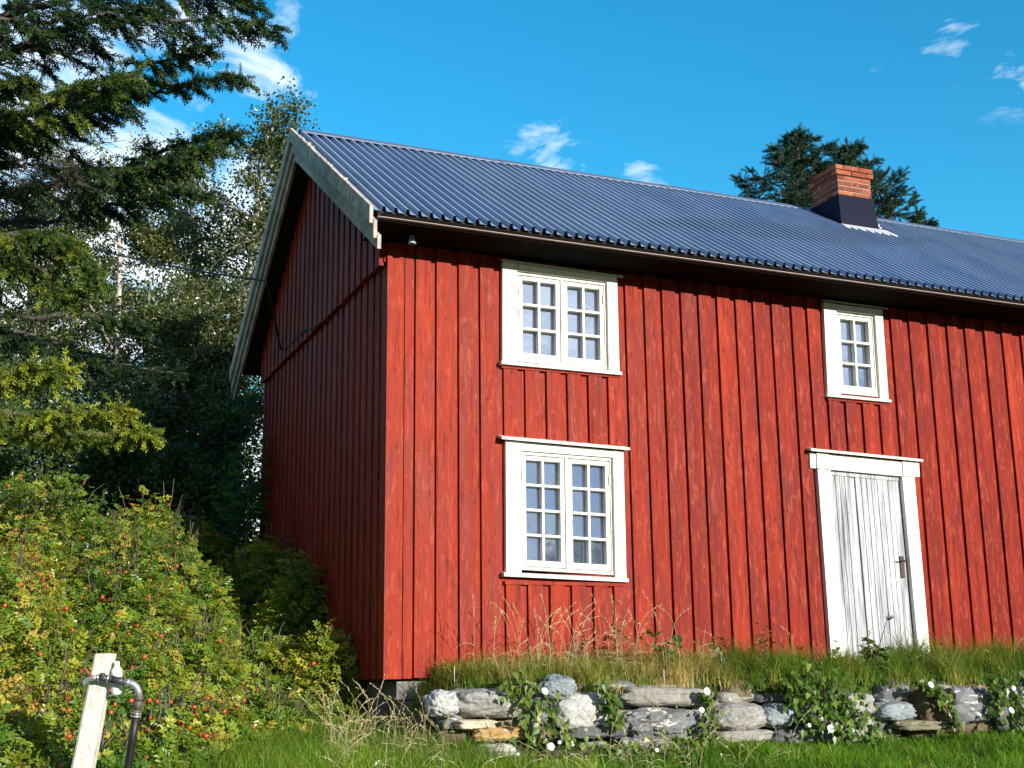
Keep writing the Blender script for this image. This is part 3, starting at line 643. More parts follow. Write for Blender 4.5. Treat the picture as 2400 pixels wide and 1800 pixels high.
ST = [(A_(385, 255, 650, 480), 'granite', 2.6, .10, 0, 'pale rounded granite boulder at the left end'), (A_(620, 245, 1272, 485), 'grey', 2.8, .07, -.03, 'largest long grey boulder'),
      (A_(260, 460, 500, 600), 'brown', 2.3, .08, 0, 'dark brown rounded stone in shade'), (A_(315, 300, 450, 400), 'brown', 2.5, .1, 0, None), (A_(365, 385, 480, 480), 'brown', 2.5, .1, 0, None),
      (A_(640, 505, 960, 590), 'cream', 4.5, .08, 0, 'cream stone with a rusty ring mark'), (A_(780, 570, 1250, 690), 'ochre', 4, .10, .03, 'ochre yellow flat stone'), (A_(880, 500, 1200, 570), 'moss', 4, .1, 0, None), (A_(500, 430, 680, 600), 'dark', 3, .12, 0, None),
      (A_(785, 705, 1180, 900), 'granite', 2.6, .09, 0, 'pale boulder half sunk in the lawn'), (A_(1190, 180, 1330, 300), 'blue', 2.5, .12, .3, None), (A_(1390, 125, 1668, 330), 'blue', 2.4, .10, -.1, 'bluish round stone standing on top of the wall'),
      (A_(1485, 280, 1942, 595), 'granite', 3.2, .06, .08, 'big rounded speckled boulder'), (A_(1560, 560, 2090, 665), 'dslab', 5, .08, .02, 'dark layered slab'), (A_(1640, 672, 1920, 750), 'slab', 5, .07, 0, None),
      (A_(1665, 192, 2080, 245), 'slab', 6, .05, -.02, None), (A_(1230, 330, 1520, 560), 'dark', 3, .1, 0, None), (A_(1180, 560, 1600, 700), 'brown', 3, .1, 0, None), (A_(480, 590, 800, 740), 'brown', 3, .1, 0, None), (A_(960, 225, 1150, 280), 'grey', 4, .08, 0, None),
      (B_(200, 225, 965, 390), 'fin', 4.5, .06, -.04, 'long pale striped capstone'), (B_(245, 395, 935, 668), 'dark', 2.7, .13, .03, 'dark craggy stone with white veins'), (B_(180, 668, 645, 850), 'grey', 4, .10, -.08, 'grey wedge stone at the foot'),
      (B_(160, 385, 300, 520), 'moss', 3, .12, 0, None), (B_(1045, 265, 1345, 362), 'slab', 5, .08, 0, None), (B_(1340, 282, 1620, 358), 'dslab', 5, .08, -.02, None), (B_(1042, 360, 1475, 608), 'grey', 2.6, .06, 0, 'rounded boulder with white lichen spots'),
      (B_(1438, 368, 1710, 565), 'blue', 2.8, .08, 0, 'pale bluish round stone beside the vine'), (B_(1030, 598, 1480, 700), 'slab', 5, .07, .02, 'flat pale base slab'), (B_(350, 203, 680, 240), 'slab', 5, .06, -.02, None), (B_(640, 640, 1060, 760), 'brown', 3, .1, 0, None), (B_(1480, 560, 2050, 720), 'dark', 3, .1, 0, None), (B_(1700, 380, 2020, 560), 'dark', 3, .1, 0, None),
      (C_(330, 308, 792, 512), 'slab', 5.5, .05, .0, 'squared grey block near the door'), (C_(480, 512, 778, 625), 'slab', 5, .06, 0, None), (C_(925, 308, 1138, 402), 'moss', 3, .12, -.1, None), (C_(862, 392, 1164, 548), 'blue', 5, .07, 0, 'small squared bluish block'),
      (C_(1235, 260, 1478, 572), 'brown', 5, .07, .0, 'tall brown block'), (C_(1500, 255, 1900, 572), 'dark', 4, .09, 0, 'dark speckled block'), (C_(1000, 552, 1490, 650), 'moss', 4, .08, -.02, 'mossy base stone'), (C_(610, 680, 915, 780), 'moss', 4, .08, 0, None), (C_(780, 400, 880, 680), 'dark', 3, .1, 0, None), (C_(820, 600, 1050, 720), 'brown', 3, .1, 0, None), (C_(1080, 420, 1260, 640), 'dark', 3, .1, 0, None),
      (C_(1880, 300, 2110, 560), 'dark', 3, .1, 0, None), (C_(2100, 240, 2330, 360), 'slab', 4, .08, .1, None), (C_(2090, 562, 2400, 800), 'dark', 5, .06, 0, None), (C_(1480, 560, 1900, 700), 'brown', 3, .1, 0, None), (C_(2060, 360, 2360, 560), 'grey', 3.5, .08, 0, None),
      (C_(2330, 270, 2800, 480), 'grey', 3.5, .08, 0, None), (C_(2370, 480, 2850, 720), 'slab', 3.5, .08, 0, None), (C_(2820, 270, 3200, 700), 'grey', 3.5, .08, 0, None)]
for i, (b, kind, pw, ro, tl, lab) in enumerate(ST):
    yf = -1.30 if lab else -1.17
    if kind == 'brown' and i < 5: yf = -.95
    p0 = at(b[0], (b[1]+b[3])/2, y=yf); p1 = at(b[2], (b[1]+b[3])/2, y=yf); pt_ = at((b[0]+b[2])/2, b[1], y=yf); pb_ = at((b[0]+b[2])/2, b[3], y=yf)
    hx, hz = (p1[0]-p0[0])/2*1.0, (pt_[2]-pb_[2])/2*1.04; hy = min(.26, max(.12, hx*.75, hz*.9)); hy = min(hy, .20)
    o = stone('stone', ((p0[0]+p1[0])/2, yf+hy*.55, (pt_[2]+pb_[2])/2), (hx, hy, hz), kind, sw, pw, ro*1.25, i+1, tl, 5 if lab else 3)
    if lab: o['label'] = lab

rf_ = random.Random(5)
for i in range(38):
    xx = .12+9.0*(i+rf_.random())/38; kd = rf_.choice(['brown', 'dark', 'grey', 'dslab', 'slab'])
    stone('stone', (xx, -1.10, rf_.uniform(-.48, -.12)), (rf_.uniform(.10, .20), .12, rf_.uniform(.07, .13)), kd, sw, 3.2, .12, 100+i, rf_.uniform(-.15, .15), 3)

# ------------------------------------------------------------------ grass
G1 = m_leaf('lawn_grass', [(.06, .17, .012), (.13, .30, .02), (.24, .40, .03), (.44, .48, .09), (.66, .60, .30)], .45, .5, .4, (1.5, 1.7, .5))
G2 = m_leaf('terrace_grass', [(.06, .15, .014), (.12, .25, .022), (.26, .31, .05), (.50, .40, .14), (.60, .47, .22)], .4, .5, .3, (1.4, 1.4, .7))
STRAW = m_leaf('dry_straw', [(.38, .30, .14), (.52, .45, .26), (.66, .60, .42)], .3, .5, .3, (1.2, 1.15, .9))
def blades(name, P, H, Wd, lean, mat_, rnd, seg=3, parent=None, rs=RS):
    n = len(P); a = rs.rand(n)*2*np.pi; d = np.stack([np.cos(a), np.sin(a), 0*a], 1); w_ = np.stack([-np.sin(a+rs.rand(n)-.5), np.cos(a), 0*a], 1)
    t = np.linspace(0, 1, seg+1); V = np.zeros((n, 2*seg+1, 3))
    for i, tt in enumerate(t):
        c = P+np.outer(H*tt*(1-.25*lean*tt), [0, 0, 1])+d*(H*lean*tt**2*.9)[:, None]; ww = w_*(Wd*(1-tt**1.5)*.5)[:, None]
        if i < seg: V[:, 2*i] = c-ww; V[:, 2*i+1] = c+ww
        else: V[:, 2*i] = c
    b = np.arange(n)[:, None]*(2*seg+1)
    Q = np.concatenate([b+np.array([[2*i, 2*i+1, 2*i+3, 2*i+2]]) for i in range(seg-1)]); Tr = b+np.array([[2*seg-2, 2*seg-1, 2*seg]])
    return nmesh(name, V, [Q, Tr], mat_, parent, np.repeat(rnd, 2*seg+1))
def fbm(x, y, s, k=0): return np.array([mnoise.noise(Vector((a*s, b*s, k))) for a, b in zip(x, y)])
def onground(x, y, dz=-.01): return np.stack([x, y, hground(x, y)+dz], 1)
nc = 2600; per = 22
cx = -2.2+10.8*RS.rand(nc); cy = -1.25-2.6*RS.rand(nc)**1.3
f = fbm(cx, cy, 1.1, 2); f2 = fbm(cx, cy, 3.1, 6); I_ = np.repeat(np.arange(nc), per); n = len(I_)
x = cx[I_]+.05*RS.randn(n); y = np.minimum(cy[I_]+.05*RS.randn(n), -1.22); k = (x > -1.9) | (y < -1.5)
H = (.09+.10*RS.rand(n)+.05*f2[I_])*(1+.5*f[I_])*np.where(y > -1.75, .62, 1); r = np.clip(.24+.22*f[I_]+.25*f2[I_]+.13*RS.randn(n)+np.where(x < .9, .20, 0)+(RS.rand(n) < .06)*.5, 0, 1)
o = blades('lawn_grass', onground(x, y)[k], np.maximum(H, .05)[k], (.007+.006*RS.rand(n))[k], (.3+1.2*RS.rand(n))[k], G1, r[k]); o['kind'] = 'stuff'; tag(o, 'bright green lawn grass below the stone wall', 'grass')
# grass on the slope left of the wall end
n = 26000
x = -2.6+2.9*RS.rand(n); y = -2.2+2.6*RS.rand(n); k = (y < .2+(-x)*.0) & (x < .42); x, y = x[k], y[k]
H = .12+.20*RS.rand(len(x)); r = np.clip(.48+.25*RS.randn(len(x)), 0, 1)
o = blades('slope_grass', onground(x, y), H, .005+.003*RS.rand(len(x)), .4+.8*RS.rand(len(x)), G1, r); o['kind'] = 'stuff'; tag(o, 'longer yellow-green grass between the rose bushes and the house corner', 'grass')
# terrace grass
nc = 1500; per = 34
cx = .22+8.7*RS.rand(nc); cy = -1.27+1.2*RS.rand(nc)**.8
f = fbm(cx, cy, 1.1, 3); f2 = fbm(cx, cy, 2.9, 8); dry = np.exp(-((cx-2.05)/.45)**2)*.6+np.exp(-((cx-.9)/.55)**2)*.32+np.exp(-((cx-6.2)/.3)**2)*.4
ch_ = (.12+.20*RS.rand(nc)**1.8)*(1+.8*f+.5*f2)*np.clip(.45+.5*(cx-.2), .4, 1); cr = np.clip(.26+.4*f2+.2*RS.randn(nc)*.6+dry, 0, 1)
I_ = np.repeat(np.arange(nc), per); n = len(I_)
x = cx[I_]+.035*RS.randn(n); y = np.clip(cy[I_]+.035*RS.randn(n), -1.33, -.01); x = np.maximum(x, .15)
P = onground(x, y); P[:, 2] = np.where(y < -1.12, -.07+(y+1.12)*.4, P[:, 2])
o = blades('terrace_grass', P, np.maximum(ch_[I_]*(.55+.7*RS.rand(n)), .04), .0045+.004*RS.rand(n), .3+1.3*RS.rand(n), G2, np.clip(cr[I_]+.13*RS.randn(n), 0, 1)); o['kind'] = 'stuff'; tag(o, 'rough green and straw grass on the terrace at the foot of the red wall', 'grass')
# tall dry stalks with seed heads
def stalks(name, specs, parent=None):
    tb = Tubes(); P = []; Dd = []
    for (b, h, lx, ly, bend) in specs:
        t = np.linspace(0, 1, 9); b = np.array(b)
        pts = b+np.outer(t, [0, 0, h])+np.outer(t**2, [lx, ly, 0])+np.outer(np.maximum(t-.55, 0)**2*5*bend, [np.sign(lx)*.08, 0, -.10])
        tb.add(pts, np.linspace(.0020, .0009, 9), 4)
        for q in range(10):
            tt = .72+.28*q/9; i = min(int(tt*8), 7); p = pts[i]+(pts[i+1]-pts[i])*(tt*8-i); P.append(p); Dd.append((pts[i+1]-pts[i])+np.array([random.uniform(-.03, .03), random.uniform(-.03, .03), .0]))
        for q in range(3):
            tt = .15+.15*q; i = int(tt*8); a = random.random()*6.3; pp = [pts[i]+np.array([math.cos(a), math.sin(a), 0])*.16*s_+np.array([0, 0, .12*s_-.16*s_*s_]) for s_ in np.linspace(0, 1, 5)]; tb.add(pp, np.linspace(.0020, .0006, 5), 3)
    P = np.array(P); M = framem(np.array(Dd), rotm(len(P), RS)[:, :, 0]); T = leafq(1, .35)
    k = len(T); V = np.einsum('nij,kj->nki', M, T.reshape(-1, 3))*.022+P[:, None, :]
    V1 = np.concatenate(tb.V); F1 = np.concatenate(tb.F); V2 = V.reshape(-1, 3); F2 = np.arange(len(V2)).reshape(-1, 4)+len(V1)
    return nmesh(name, np.concatenate([V1, V2]), [np.concatenate([F1, F2])], STRAW, parent, np.concatenate([RS.rand(len(V1)), RS.rand(len(V2))]))
sp = []
for i in range(62):
    u = random.uniform(760, 1010); p = at(u, 1720, d=random.uniform(8.2, 9.3)); z = float(hground(p[0], p[1])); sp.append(((p[0], p[1], z), random.uniform(.25, .62), random.uniform(-.18, .12), random.uniform(-.1, .1), random.random()))
o = stalks('dry_stalks', sp); o['kind'] = 'stuff'; tag(o, 'pale bleached grass stalks by the dark house corner', 'dry grass')
sp = []
for i in range(70):
    x_ = random.choice([random.gauss(1.05, .5), random.gauss(1.5, .35), random.uniform(.4, 8)]); y_ = random.uniform(-1.1, -.3)
    if x_ > .3: sp.append(((x_, y_, .0), random.uniform(.3, .68) if x_ < 2.3 else random.uniform(.2, .45), random.uniform(-.18, .18), random.uniform(-.05, .05), random.random()))
o = stalks('dry_stalks', sp); o['kind'] = 'stuff'; tag(o, 'thin straw stalks standing against the red wall on the terrace', 'dry grass')
sp = []
for i in range(60):
    x_ = random.uniform(-1.0, 2.2); y_ = random.uniform(-2.6, -1.4); sp.append(((x_, y_, float(hground(x_, y_))), random.uniform(.18, .5), random.uniform(-.25, .25), random.uniform(-.1, .1), random.random()*.5))
o = stalks('dry_stalks', sp); o['kind'] = 'stuff'; tag(o, 'straw stalks leaning in front of the left end of the stone wall', 'dry grass')

# ------------------------------------------------------------------ rose bushes
ROSE = m_leaf('rose_leaves', [(.07, .16, .018), (.14, .25, .022), (.27, .34, .03), (.46, .42, .05), (.58, .33, .08)], .35, .38, .55, (1.5, 1.5, .5))
HIP = m_plain('orange_red_hip', (.48, .07, .025), .3, .6, var=.4)
sprig = np.concatenate([leafq(.42, .26, .95, 0, 0)]+[leafq(.38, .24, x_, s_*.02, s_*1.05) for x_ in (.28, .6, .9) for s_ in (-1, 1)])
bmh = bmesh.new(); bmesh.ops.create_icosphere(bmh, subdivisions=2, radius=1)
for v in bmh.verts: v.co = Vector((v.co.x*.013, v.co.y*.013, v.co.z*.015))
HME = bpy.data.meshes.new('rose_hip'); bmh.to_mesh(HME); bmh.free(); HME.materials.append(HIP)
for p in HME.polygons: p.use_smooth = True
def rosebush(x0, y0, R, dz, nsp, nhip, label, dark=0):
    rs = np.random.RandomState(int((x0*37+y0*91)*100) % 99991); zb = float(hground(x0, y0))
    b = empty('rose_bush', (0, 0, 0), label=label, cat='bush', group='wild rose bushes on the slope left of the house')
    a = rs.rand(nsp)*2*np.pi; q = np.sqrt(rs.rand(nsp)); x = x0+R*q*np.cos(a); y = y0+R*q*np.sin(a)*1.0
    T = Ttop(x, y)+dz; G = hground(x, y); lump = 1+.34*fbm(x, y, 2.4, 9)+.22*fbm(x, y, 6, 4)+.05*rs.randn(nsp)
    top = G+np.maximum(T-G, .25)*np.sqrt(np.clip(1-q**2.4, 0.02, 1))*lump
    z = top-(rs.rand(nsp)**1.6)*(top-G)*.75; P = np.stack([x, y, z], 1)
    out = np.stack([x-x0, y-y0, (z-G)*1.2], 1)+rs.normal(size=(nsp, 3))*.5; out /= np.linalg.norm(out, axis=1)[:, None]
    Nn = out*.6+rs.normal(size=(nsp, 3))*.55+np.array([.15, -.25, .75]); Dr = np.cross(Nn, rs.normal(size=(nsp, 3)))
    patch = fbm(x, y, 1.7, 5); r = np.clip(.38+.45*patch+.22*rs.randn(nsp)+.28*np.exp(-((x+3.0)/.7)**2-((y-1.2)/1.3)**2)*(rs.rand(nsp) < .7), 0, 1)
    inst('foliage', sprig, P, framem(Dr, Nn), .085*(.6+.85*rs.rand(nsp)**1.5), ROSE, b, r)
    tb = Tubes()
    for i in range(26):
        a_ = rs.rand()*6.3; q_ = R*rs.rand()*.9; e = np.array([x0+q_*math.cos(a_), y0+q_*math.sin(a_), 0]); e[2] = float(Ttop(e[0], e[1]))+dz+.02+.05*rs.rand()-.5*(q_/R)**2*.6+(.30*rs.rand() if i % 3 == 0 else 0)
        s_ = np.array([x0+.3*q_*math.cos(a_), y0+.3*q_*math.sin(a_), zb]); t = np.linspace(0, 1, 6)[:, None]
        tb.add(s_*(1-t)+e*t+np.sin(t*3.14)*np.array([.0, 0, .18])+rs.normal(size=(6, 3))*.015, np.linspace(.008, .003, 6), 4)
    tb.build('stems', TWIG, b)
    nhip = int(nhip*1.7); vis = np.argsort(-(z-G)/(top-G+.01)+rs.rand(nsp)*.15)[:nhip*4]; rs.shuffle(vis)
    for i in vis[:nhip]:
        h = bpy.data.objects.new('rose_hip', HME); COL.objects.link(h); h.parent = b; c = P[i - i % 3 if rs.rand() < .6 else i]+rs.normal(size=3)*.022+np.array([0, -.03, .01])
        h.location = c; h.rotation_euler = (rs.rand()*.8, rs.rand()*.8, 0); s_ = .85+.4*rs.rand(); h.scale = (s_, s_, s_)
    return b
def sy(s, x): return (s-.376*(x+3.05))/.9-9.945
RB = [(8.1, -3.25, .75, -.02, 1500, 14, 'rose bush at the lower left edge beside the white post'), (8.35, -2.45, .65, .0, 1500, 16, 'rose bush directly behind the tap post'), (8.5, -1.75, .60, -.02, 1300, 16, 'low rose bush just right of the black hose'),
      (9.3, -3.5, .85, .03, 2000, 20, 'rose bush left of the post, second up the slope'), (9.4, -2.55, .80, .05, 2000, 24, 'rose bush up the slope behind the white bottle'), (9.5, -1.98, .62, .0, 1500, 20, 'rose bush between the hose and the dark gable bush'), (9.55, -.95, .5, -.30, 900, 5, 'small dark rose bush nearest the front house corner'),
      (10.6, -3.7, .95, .04, 2300, 20, 'rose bush at the left edge halfway up the slope'), (10.6, -2.7, .90, .05, 2300, 26, 'broad rose bush in the middle of the slope full of hips'), (10.7, -1.92, .75, .0, 1900, 20, 'rose bush in the middle of the slope nearest the gable'), (10.8, -.72, .50, -.50, 1000, 6, 'dark shaded rose bush against the lower gable wall'),
      (12.0, -3.8, 1.0, .05, 2300, 18, 'rose bush at the upper left edge with reddish leaves'), (12.0, -2.75, .95, .03, 2300, 20, 'rose bush near the top of the slope under the spruce'), (12.0, -1.75, .85, .0, 1900, 10, 'rose bush near the top with dry grass around it'), (12.2, -.75, .5, -.55, 800, 4, 'small rose bush high beside the gable'),
      (13.2, -3.6, 1.0, -.02, 2000, 8, 'topmost rose bush at the left edge below the trees'), (13.2, -2.5, .9, -.05, 1800, 6, 'topmost rose bush below the birch trunk')]
RB += [(12.9, -1.05, .55, -.10, 1400, 8, 'rose bush on the crest of the slope just left of the gable'), (11.6, -1.25, .5, -.06, 1200, 8, 'rose bush on the slope at the edge of the gable shadow'), (10.2, -1.35, .45, -.10, 1000, 8, 'rose bush low on the slope left of the shaded gable foot'), (7.65, -2.3, .45, -.05, 900, 10, 'small rose bush at the foot of the tap post'), (7.95, -1.95, .5, -.03, 1000, 10, 'small rose bush at the foot of the black hose'), (12.7, -1.42, .7, .0, 1700, 10, 'rose bush at the top of the slope beside the rowan sapling'), (11.35, -1.72, .62, .03, 1500, 14, 'rose bush filling the slope between the hips and the gable bushes'), (7.75, -2.95, .6, .0, 1300, 12, 'lowest rose bush in the bottom left corner'), (9.945*.9+.376*2.63+.9*.9, -.24, .28, -.20, 1500, 3, 'shaded rose bush hugging the gable near its front corner'), (9.945*.9+.376*2.63+.9*1.9, -.30, .36, -.02, 1600, 2, 'shaded rose bush hugging the middle of the gable foot'), (9.945*.9+.376*2.63+.9*3.0, -.34, .42, -.15, 1500, 2, 'shaded rose bush hugging the far part of the gable foot')]
for (s, x0, R, dz, ns, nh, lab) in RB: rosebush(x0, sy(s, x0), R, dz, int(ns*1.25), nh, lab)
n = 2200
x = -1.7+1.6*RS.rand(n); y = 1.2+3.6*RS.rand(n); r = np.clip(.75+.2*RS.randn(n), 0, 1); P = onground(x, y)
o = blades('hill_grass', P, .25+.45*RS.rand(n), .006+.003*RS.rand(n), .3+.9*RS.rand(n), G1, r); o['kind'] = 'stuff'; tag(o, 'dry yellow grass at the top of the slope beside the gable', 'grass')

# ------------------------------------------------------------------ spruces
NEED = m_leaf('spruce_needles', [(.012, .035, .012), (.028, .065, .014), (.09, .15, .016), (.34, .36, .03)], .18, .5, .4, (1.4, 1.5, .6))  # yellow stop paints in sunlit shoots, reached by boughs with high base
DNEED = m_leaf('dark_spruce_needles', [(.014, .040, .026), (.025, .060, .032), (.04, .085, .035)], .12, .55, .3, (1.2, 1.4, .8))
def shoot_t(nn=26, seed=1):
    rs = np.random.RandomState(seed); Q = []
    for i in range(4):
        a, b = i*math.pi/2, (i+1)*math.pi/2; r_ = .035
        Q.append([[0, r_*math.cos(a), r_*math.sin(a)], [0, r_*math.cos(b), r_*math.sin(b)], [1, r_*.5*math.cos(b), r_*.5*math.sin(b)], [1, r_*.5*math.cos(a), r_*.5*math.sin(a)]])
    for i in range(nn):
        t = (i+.5)/nn; a = i*2.4; L = .30*(1-.30*t); o = np.array([t, 0, 0]); d = np.array([.75, math.cos(a)*.8, math.sin(a)*.8+.1]); d /= np.linalg.norm(d); w_ = np.cross(d, rs.normal(size=3)); w_ /= np.linalg.norm(w_)
        Q.append([o, o+d*L*.5+w_*.036, o+d*L, o+d*L*.5-w_*.036])
    return np.array(Q)
SHOOT = shoot_t(26)
class Spruce:
    def __init__(s): s.P = []; s.D = []; s.S = []; s.R = []; s.t = Tubes()
    def shoots(s, pts, dens, base, sc=.1, up=0.):
        """shoots both sides of a twig polyline"""
        pts = np.array(pts); L = np.linalg.norm(np.diff(pts, axis=0), axis=1).sum(); n = max(2, int(L*dens)); t = np.linspace(.12, 1, n)*(len(pts)-1)
        i = np.minimum(t.astype(int), len(pts)-2); p = pts[i]+(pts[i+1]-pts[i])*(t-i)[:, None]; d = pts[i+1]-pts[i]; d /= np.linalg.norm(d, axis=1)[:, None]+1e-9
        side = np.cross(d, [0, 0, 1]); side /= np.linalg.norm(side, axis=1)[:, None]+1e-9
        sg = np.where(np.arange(n) % 2, 1, -1)[:, None]; dd = d*.8+side*sg*(.55+.3*RS.rand(n, 1))+RS.normal(size=(n, 3))*.14+np.array([0, 0, up]); dd[-1] = d[-1]
        s.P.append(p); s.D.append(dd); s.S.append(sc*1.15*(.75+.5*RS.rand(n))); s.R.append(np.clip(base+.16*RS.randn(n), 0, 1))
    def bough(s, path, W, bare=.15, dens=15, base=.35, droop=.25, step=.075, r0=.03, fwd=.75, bt=.35, sc=.125, rise=0.):
        P = np.array(path); m = len(P); tt = np.linspace(0, m-1, 40); i = np.minimum(tt.astype(int), m-2); C = P[i]+(P[i+1]-P[i])*(tt-i)[:, None]
        for _ in range(5): C[1:-1] = (C[:-2]+C[1:-1]*2+C[2:])/4
        C[1:-1] += RS.normal(size=(38, 3))*.012; s.t.add(C, np.linspace(r0, .005, 40), 6)
        seg = np.linalg.norm(np.diff(C, axis=0), axis=1); cum = np.concatenate([[0], np.cumsum(seg)]); L = cum[-1]; a = bare*L*.4; side = 1
        while a < L:
            f = a/L; j = min(np.searchsorted(cum, a), 39); j = max(j, 1); p = C[j]; d = C[j]-C[j-1]; d /= np.linalg.norm(d)+1e-9
            sd = np.cross(d, [0, 0, 1]); sd /= np.linalg.norm(sd)+1e-9; prof_ = min(1, (1-f)*2.3+.12)*min(1, .35+f*1.6); ln = W*prof_*(.6+.6*random.random())
            dirn = d*fwd+sd*side*(.55+.5*random.random())+np.array([0, 0, random.uniform(-.25, .2)+rise]); dirn /= np.linalg.norm(dirn)
            t = np.linspace(0, 1, 6)[:, None]; tw = p+dirn*ln*t+np.array([0, 0, -droop*ln])*t**2+RS.normal(size=(6, 3))*.012*t
            s.t.add(tw, np.linspace(.008, .0025, 6), 4)
            if f > bare or random.random() < .15:
                k = 0 if f > bare*1.5 else 2; s.shoots(tw[k:], dens, base, sc)
                for q in (1, 2, 3, 4):
                    if random.random() < .75:
                        l2 = ln*.42*(1-q*.12); d2 = dirn*.7+sd*random.choice((-1, 1))*.6+np.array([0, 0, -.35*random.random()-bt*droop+rise]); d2 /= np.linalg.norm(d2); t2 = np.linspace(0, 1, 4)[:, None]; tw2 = tw[q]+d2*l2*t2+np.array([0, 0, -droop*.5*l2])*t2**2; s.t.add(tw2, np.linspace(.004, .002, 4), 3); s.shoots(tw2, dens, base, sc)
            else:
                for q in range(1, 6):
                    for _ in range(2):
                        l2 = ln*.5*random.random()+.05; d2 = dirn*.5+RS.normal(size=3)*.5; d2 /= np.linalg.norm(d2); t2 = np.linspace(0, 1, 4)[:, None]; s.t.add(tw[q]+d2*l2*t2+RS.normal(size=(4, 3))*.01, np.linspace(.004, .0012, 4), 3)
            side = -side; a += step*(.7+.6*random.random())
        if bare < .9: s.shoots(C[-8:], dens*1.3, base, sc)
    def build(s, root, mat_, bark=BARK):
        s.t.build('limbs', bark, root)
        if s.P:
            P = np.concatenate(s.P); Dd = np.concatenate(s.D); inst('needles', SHOOT, P, framem(Dd, np.tile([0, 0, 1.], (len(P), 1))+RS.normal(size=(len(P), 3))*.3), np.concatenate(s.S), mat_, root, np.concatenate(s.R)); print('shoots', len(P))
big = empty('spruce_tree', (0, 0, 0), label='large near spruce whose boughs hang in from the left edge', cat='tree')
TRK = at(-560, 900, d=11.3); tx, ty = TRK[0], TRK[1]; gz_ = float(hground(tx, ty))
tk = MB(); tk.tube([(tx+.03*math.sin(z_), ty, gz_-.3+z_) for z_ in np.linspace(0, 10, 14)], np.linspace(.24, .08, 14), 14); tk.build('trunk', BARK, big, True)
def pp(L): return [at(u, v, d=d) for (u, v, d) in L]
sp_ = Spruce()
def B(L, **k):
    q = pp(L); z0 = q[0][2]; start = np.array([tx, ty, z0-.15]); sp_.bough([start]+q, **k)
B([(-120, 190, 11), (110, 82, 10.9), (210, 48, 10.8), (450, 45, 10.6), (640, 62, 10.4)], W=0.43, bare=0.50, base=.22, droop=.35, r0=.055, step=.06)
B([(-60, 60, 11.3), (200, -20, 11.2), (420, -10, 11.2), (600, 5, 11)], W=0.37, bare=0.43, base=.2, droop=.3, r0=.05, step=.06)
B([(-100, 40, 10.7), (130, 50, 10.6), (330, 20, 10.5)], W=0.29, bare=0.38, base=.2, droop=.3, r0=.03)
B([(-80, 330, 11.2), (100, 250, 11), (300, 170, 10.8), (478, 112, 10.6)], W=0.23, bare=0.63, base=.38, droop=.35, r0=.035, step=.06)
B([(-80, 310, 11.5), (150, 240, 11.5), (350, 200, 11.4), (560, 182, 11.3)], W=0.19, bare=0.58, base=.2, droop=.2, r0=.03, step=.055)
B([(-120, 300, 10.2), (60, 265, 10), (200, 215, 9.9), (305, 175, 9.8)], W=0.36, bare=0.38, base=.62, droop=.4, r0=.05, step=.05)
B([(-120, 330, 10.5), (60, 300, 10.4), (180, 270, 10.3), (300, 250, 10.2)], W=0.35, bare=0.33, base=.22, droop=.35, r0=.045, step=.05)
B([(-140, 200, 9.6), (-20, 190, 9.5), (60, 190, 9.4)], W=0.29, bare=0.38, base=.5, droop=.4, r0=.03, step=.055)
B([(-60, 465, 12.3), (130, 432, 12.2), (300, 392, 12.1), (450, 330, 12), (550, 318, 12)], W=0.42, bare=0.48, base=.24, droop=.25, r0=.055, step=.05)
B([(-60, 470, 12.0), (120, 440, 11.8), (300, 400, 11.7), (440, 365, 11.6), (500, 345, 11.5)], W=0.37, bare=0.58, base=.38, droop=.3, r0=.045, step=.05)
B([(-60, 530, 12.6), (120, 515, 12.5), (300, 470, 12.5), (470, 455, 12.4)], W=0.29, bare=0.63, base=.28, droop=.3, r0=.04, step=.06)
B([(-80, 560, 10.4), (60, 540, 10.3), (160, 560, 10.2), (225, 655, 10)], W=0.37, bare=.22, base=.60, droop=.5, r0=.035, step=.05)
B([(-80, 640, 10.4), (30, 610, 10.3), (120, 640, 10.2), (160, 700, 10.1)], W=0.34, bare=.2, base=.58, droop=.5, r0=.035, step=.05)
B([(-80, 890, 9.5), (0, 885, 9.4), (70, 862, 9.3), (155, 868, 9.2)], W=.13, bare=.15, base=.85, droop=.5, r0=.02, step=.05)
B([(-80, 960, 11.0), (60, 970, 10.9), (190, 965, 10.7), (300, 962, 10.5)], W=.13, bare=.3, base=.80, droop=.5, r0=.025, step=.05)
B([(-80, 1000, 11.6), (100, 1020, 11.5), (250, 1020, 11.4), (350, 1012, 11.3)], W=.13, bare=.35, base=.72, droop=.3, r0=.025, step=.055)
B([(-60, 745, 12.5), (110, 742, 12.4), (190, 735, 12.3), (330, 765, 12.2)], W=0.24, bare=.8, base=.35, droop=.2, r0=.035, step=.08)
B([(-60, 760, 12.8), (120, 800, 12.7), (300, 860, 12.6), (440, 880, 12.5)], W=0.34, bare=.4, base=.12, droop=.3, r0=.035, step=.06)
B([(-60, 360, 11.2), (60, 300, 11), (120, 330, 10.9), (230, 400, 10.8)], W=.75, bare=.99, base=.3, droop=.1, r0=.03, step=.05)
B([(-60, 400, 11.4), (50, 380, 11.3), (130, 400, 11.2), (200, 440, 11.1)], W=.6, bare=.99, base=.3, droop=.1, r0=.025, step=.05)
B([(-60, 180, 11.4), (60, 110, 11.3), (160, 130, 11.2), (230, 170, 11.1)], W=.6, bare=.99, base=.3, droop=.1, r0=.03, step=.06)
sp_.build(big, NEED)
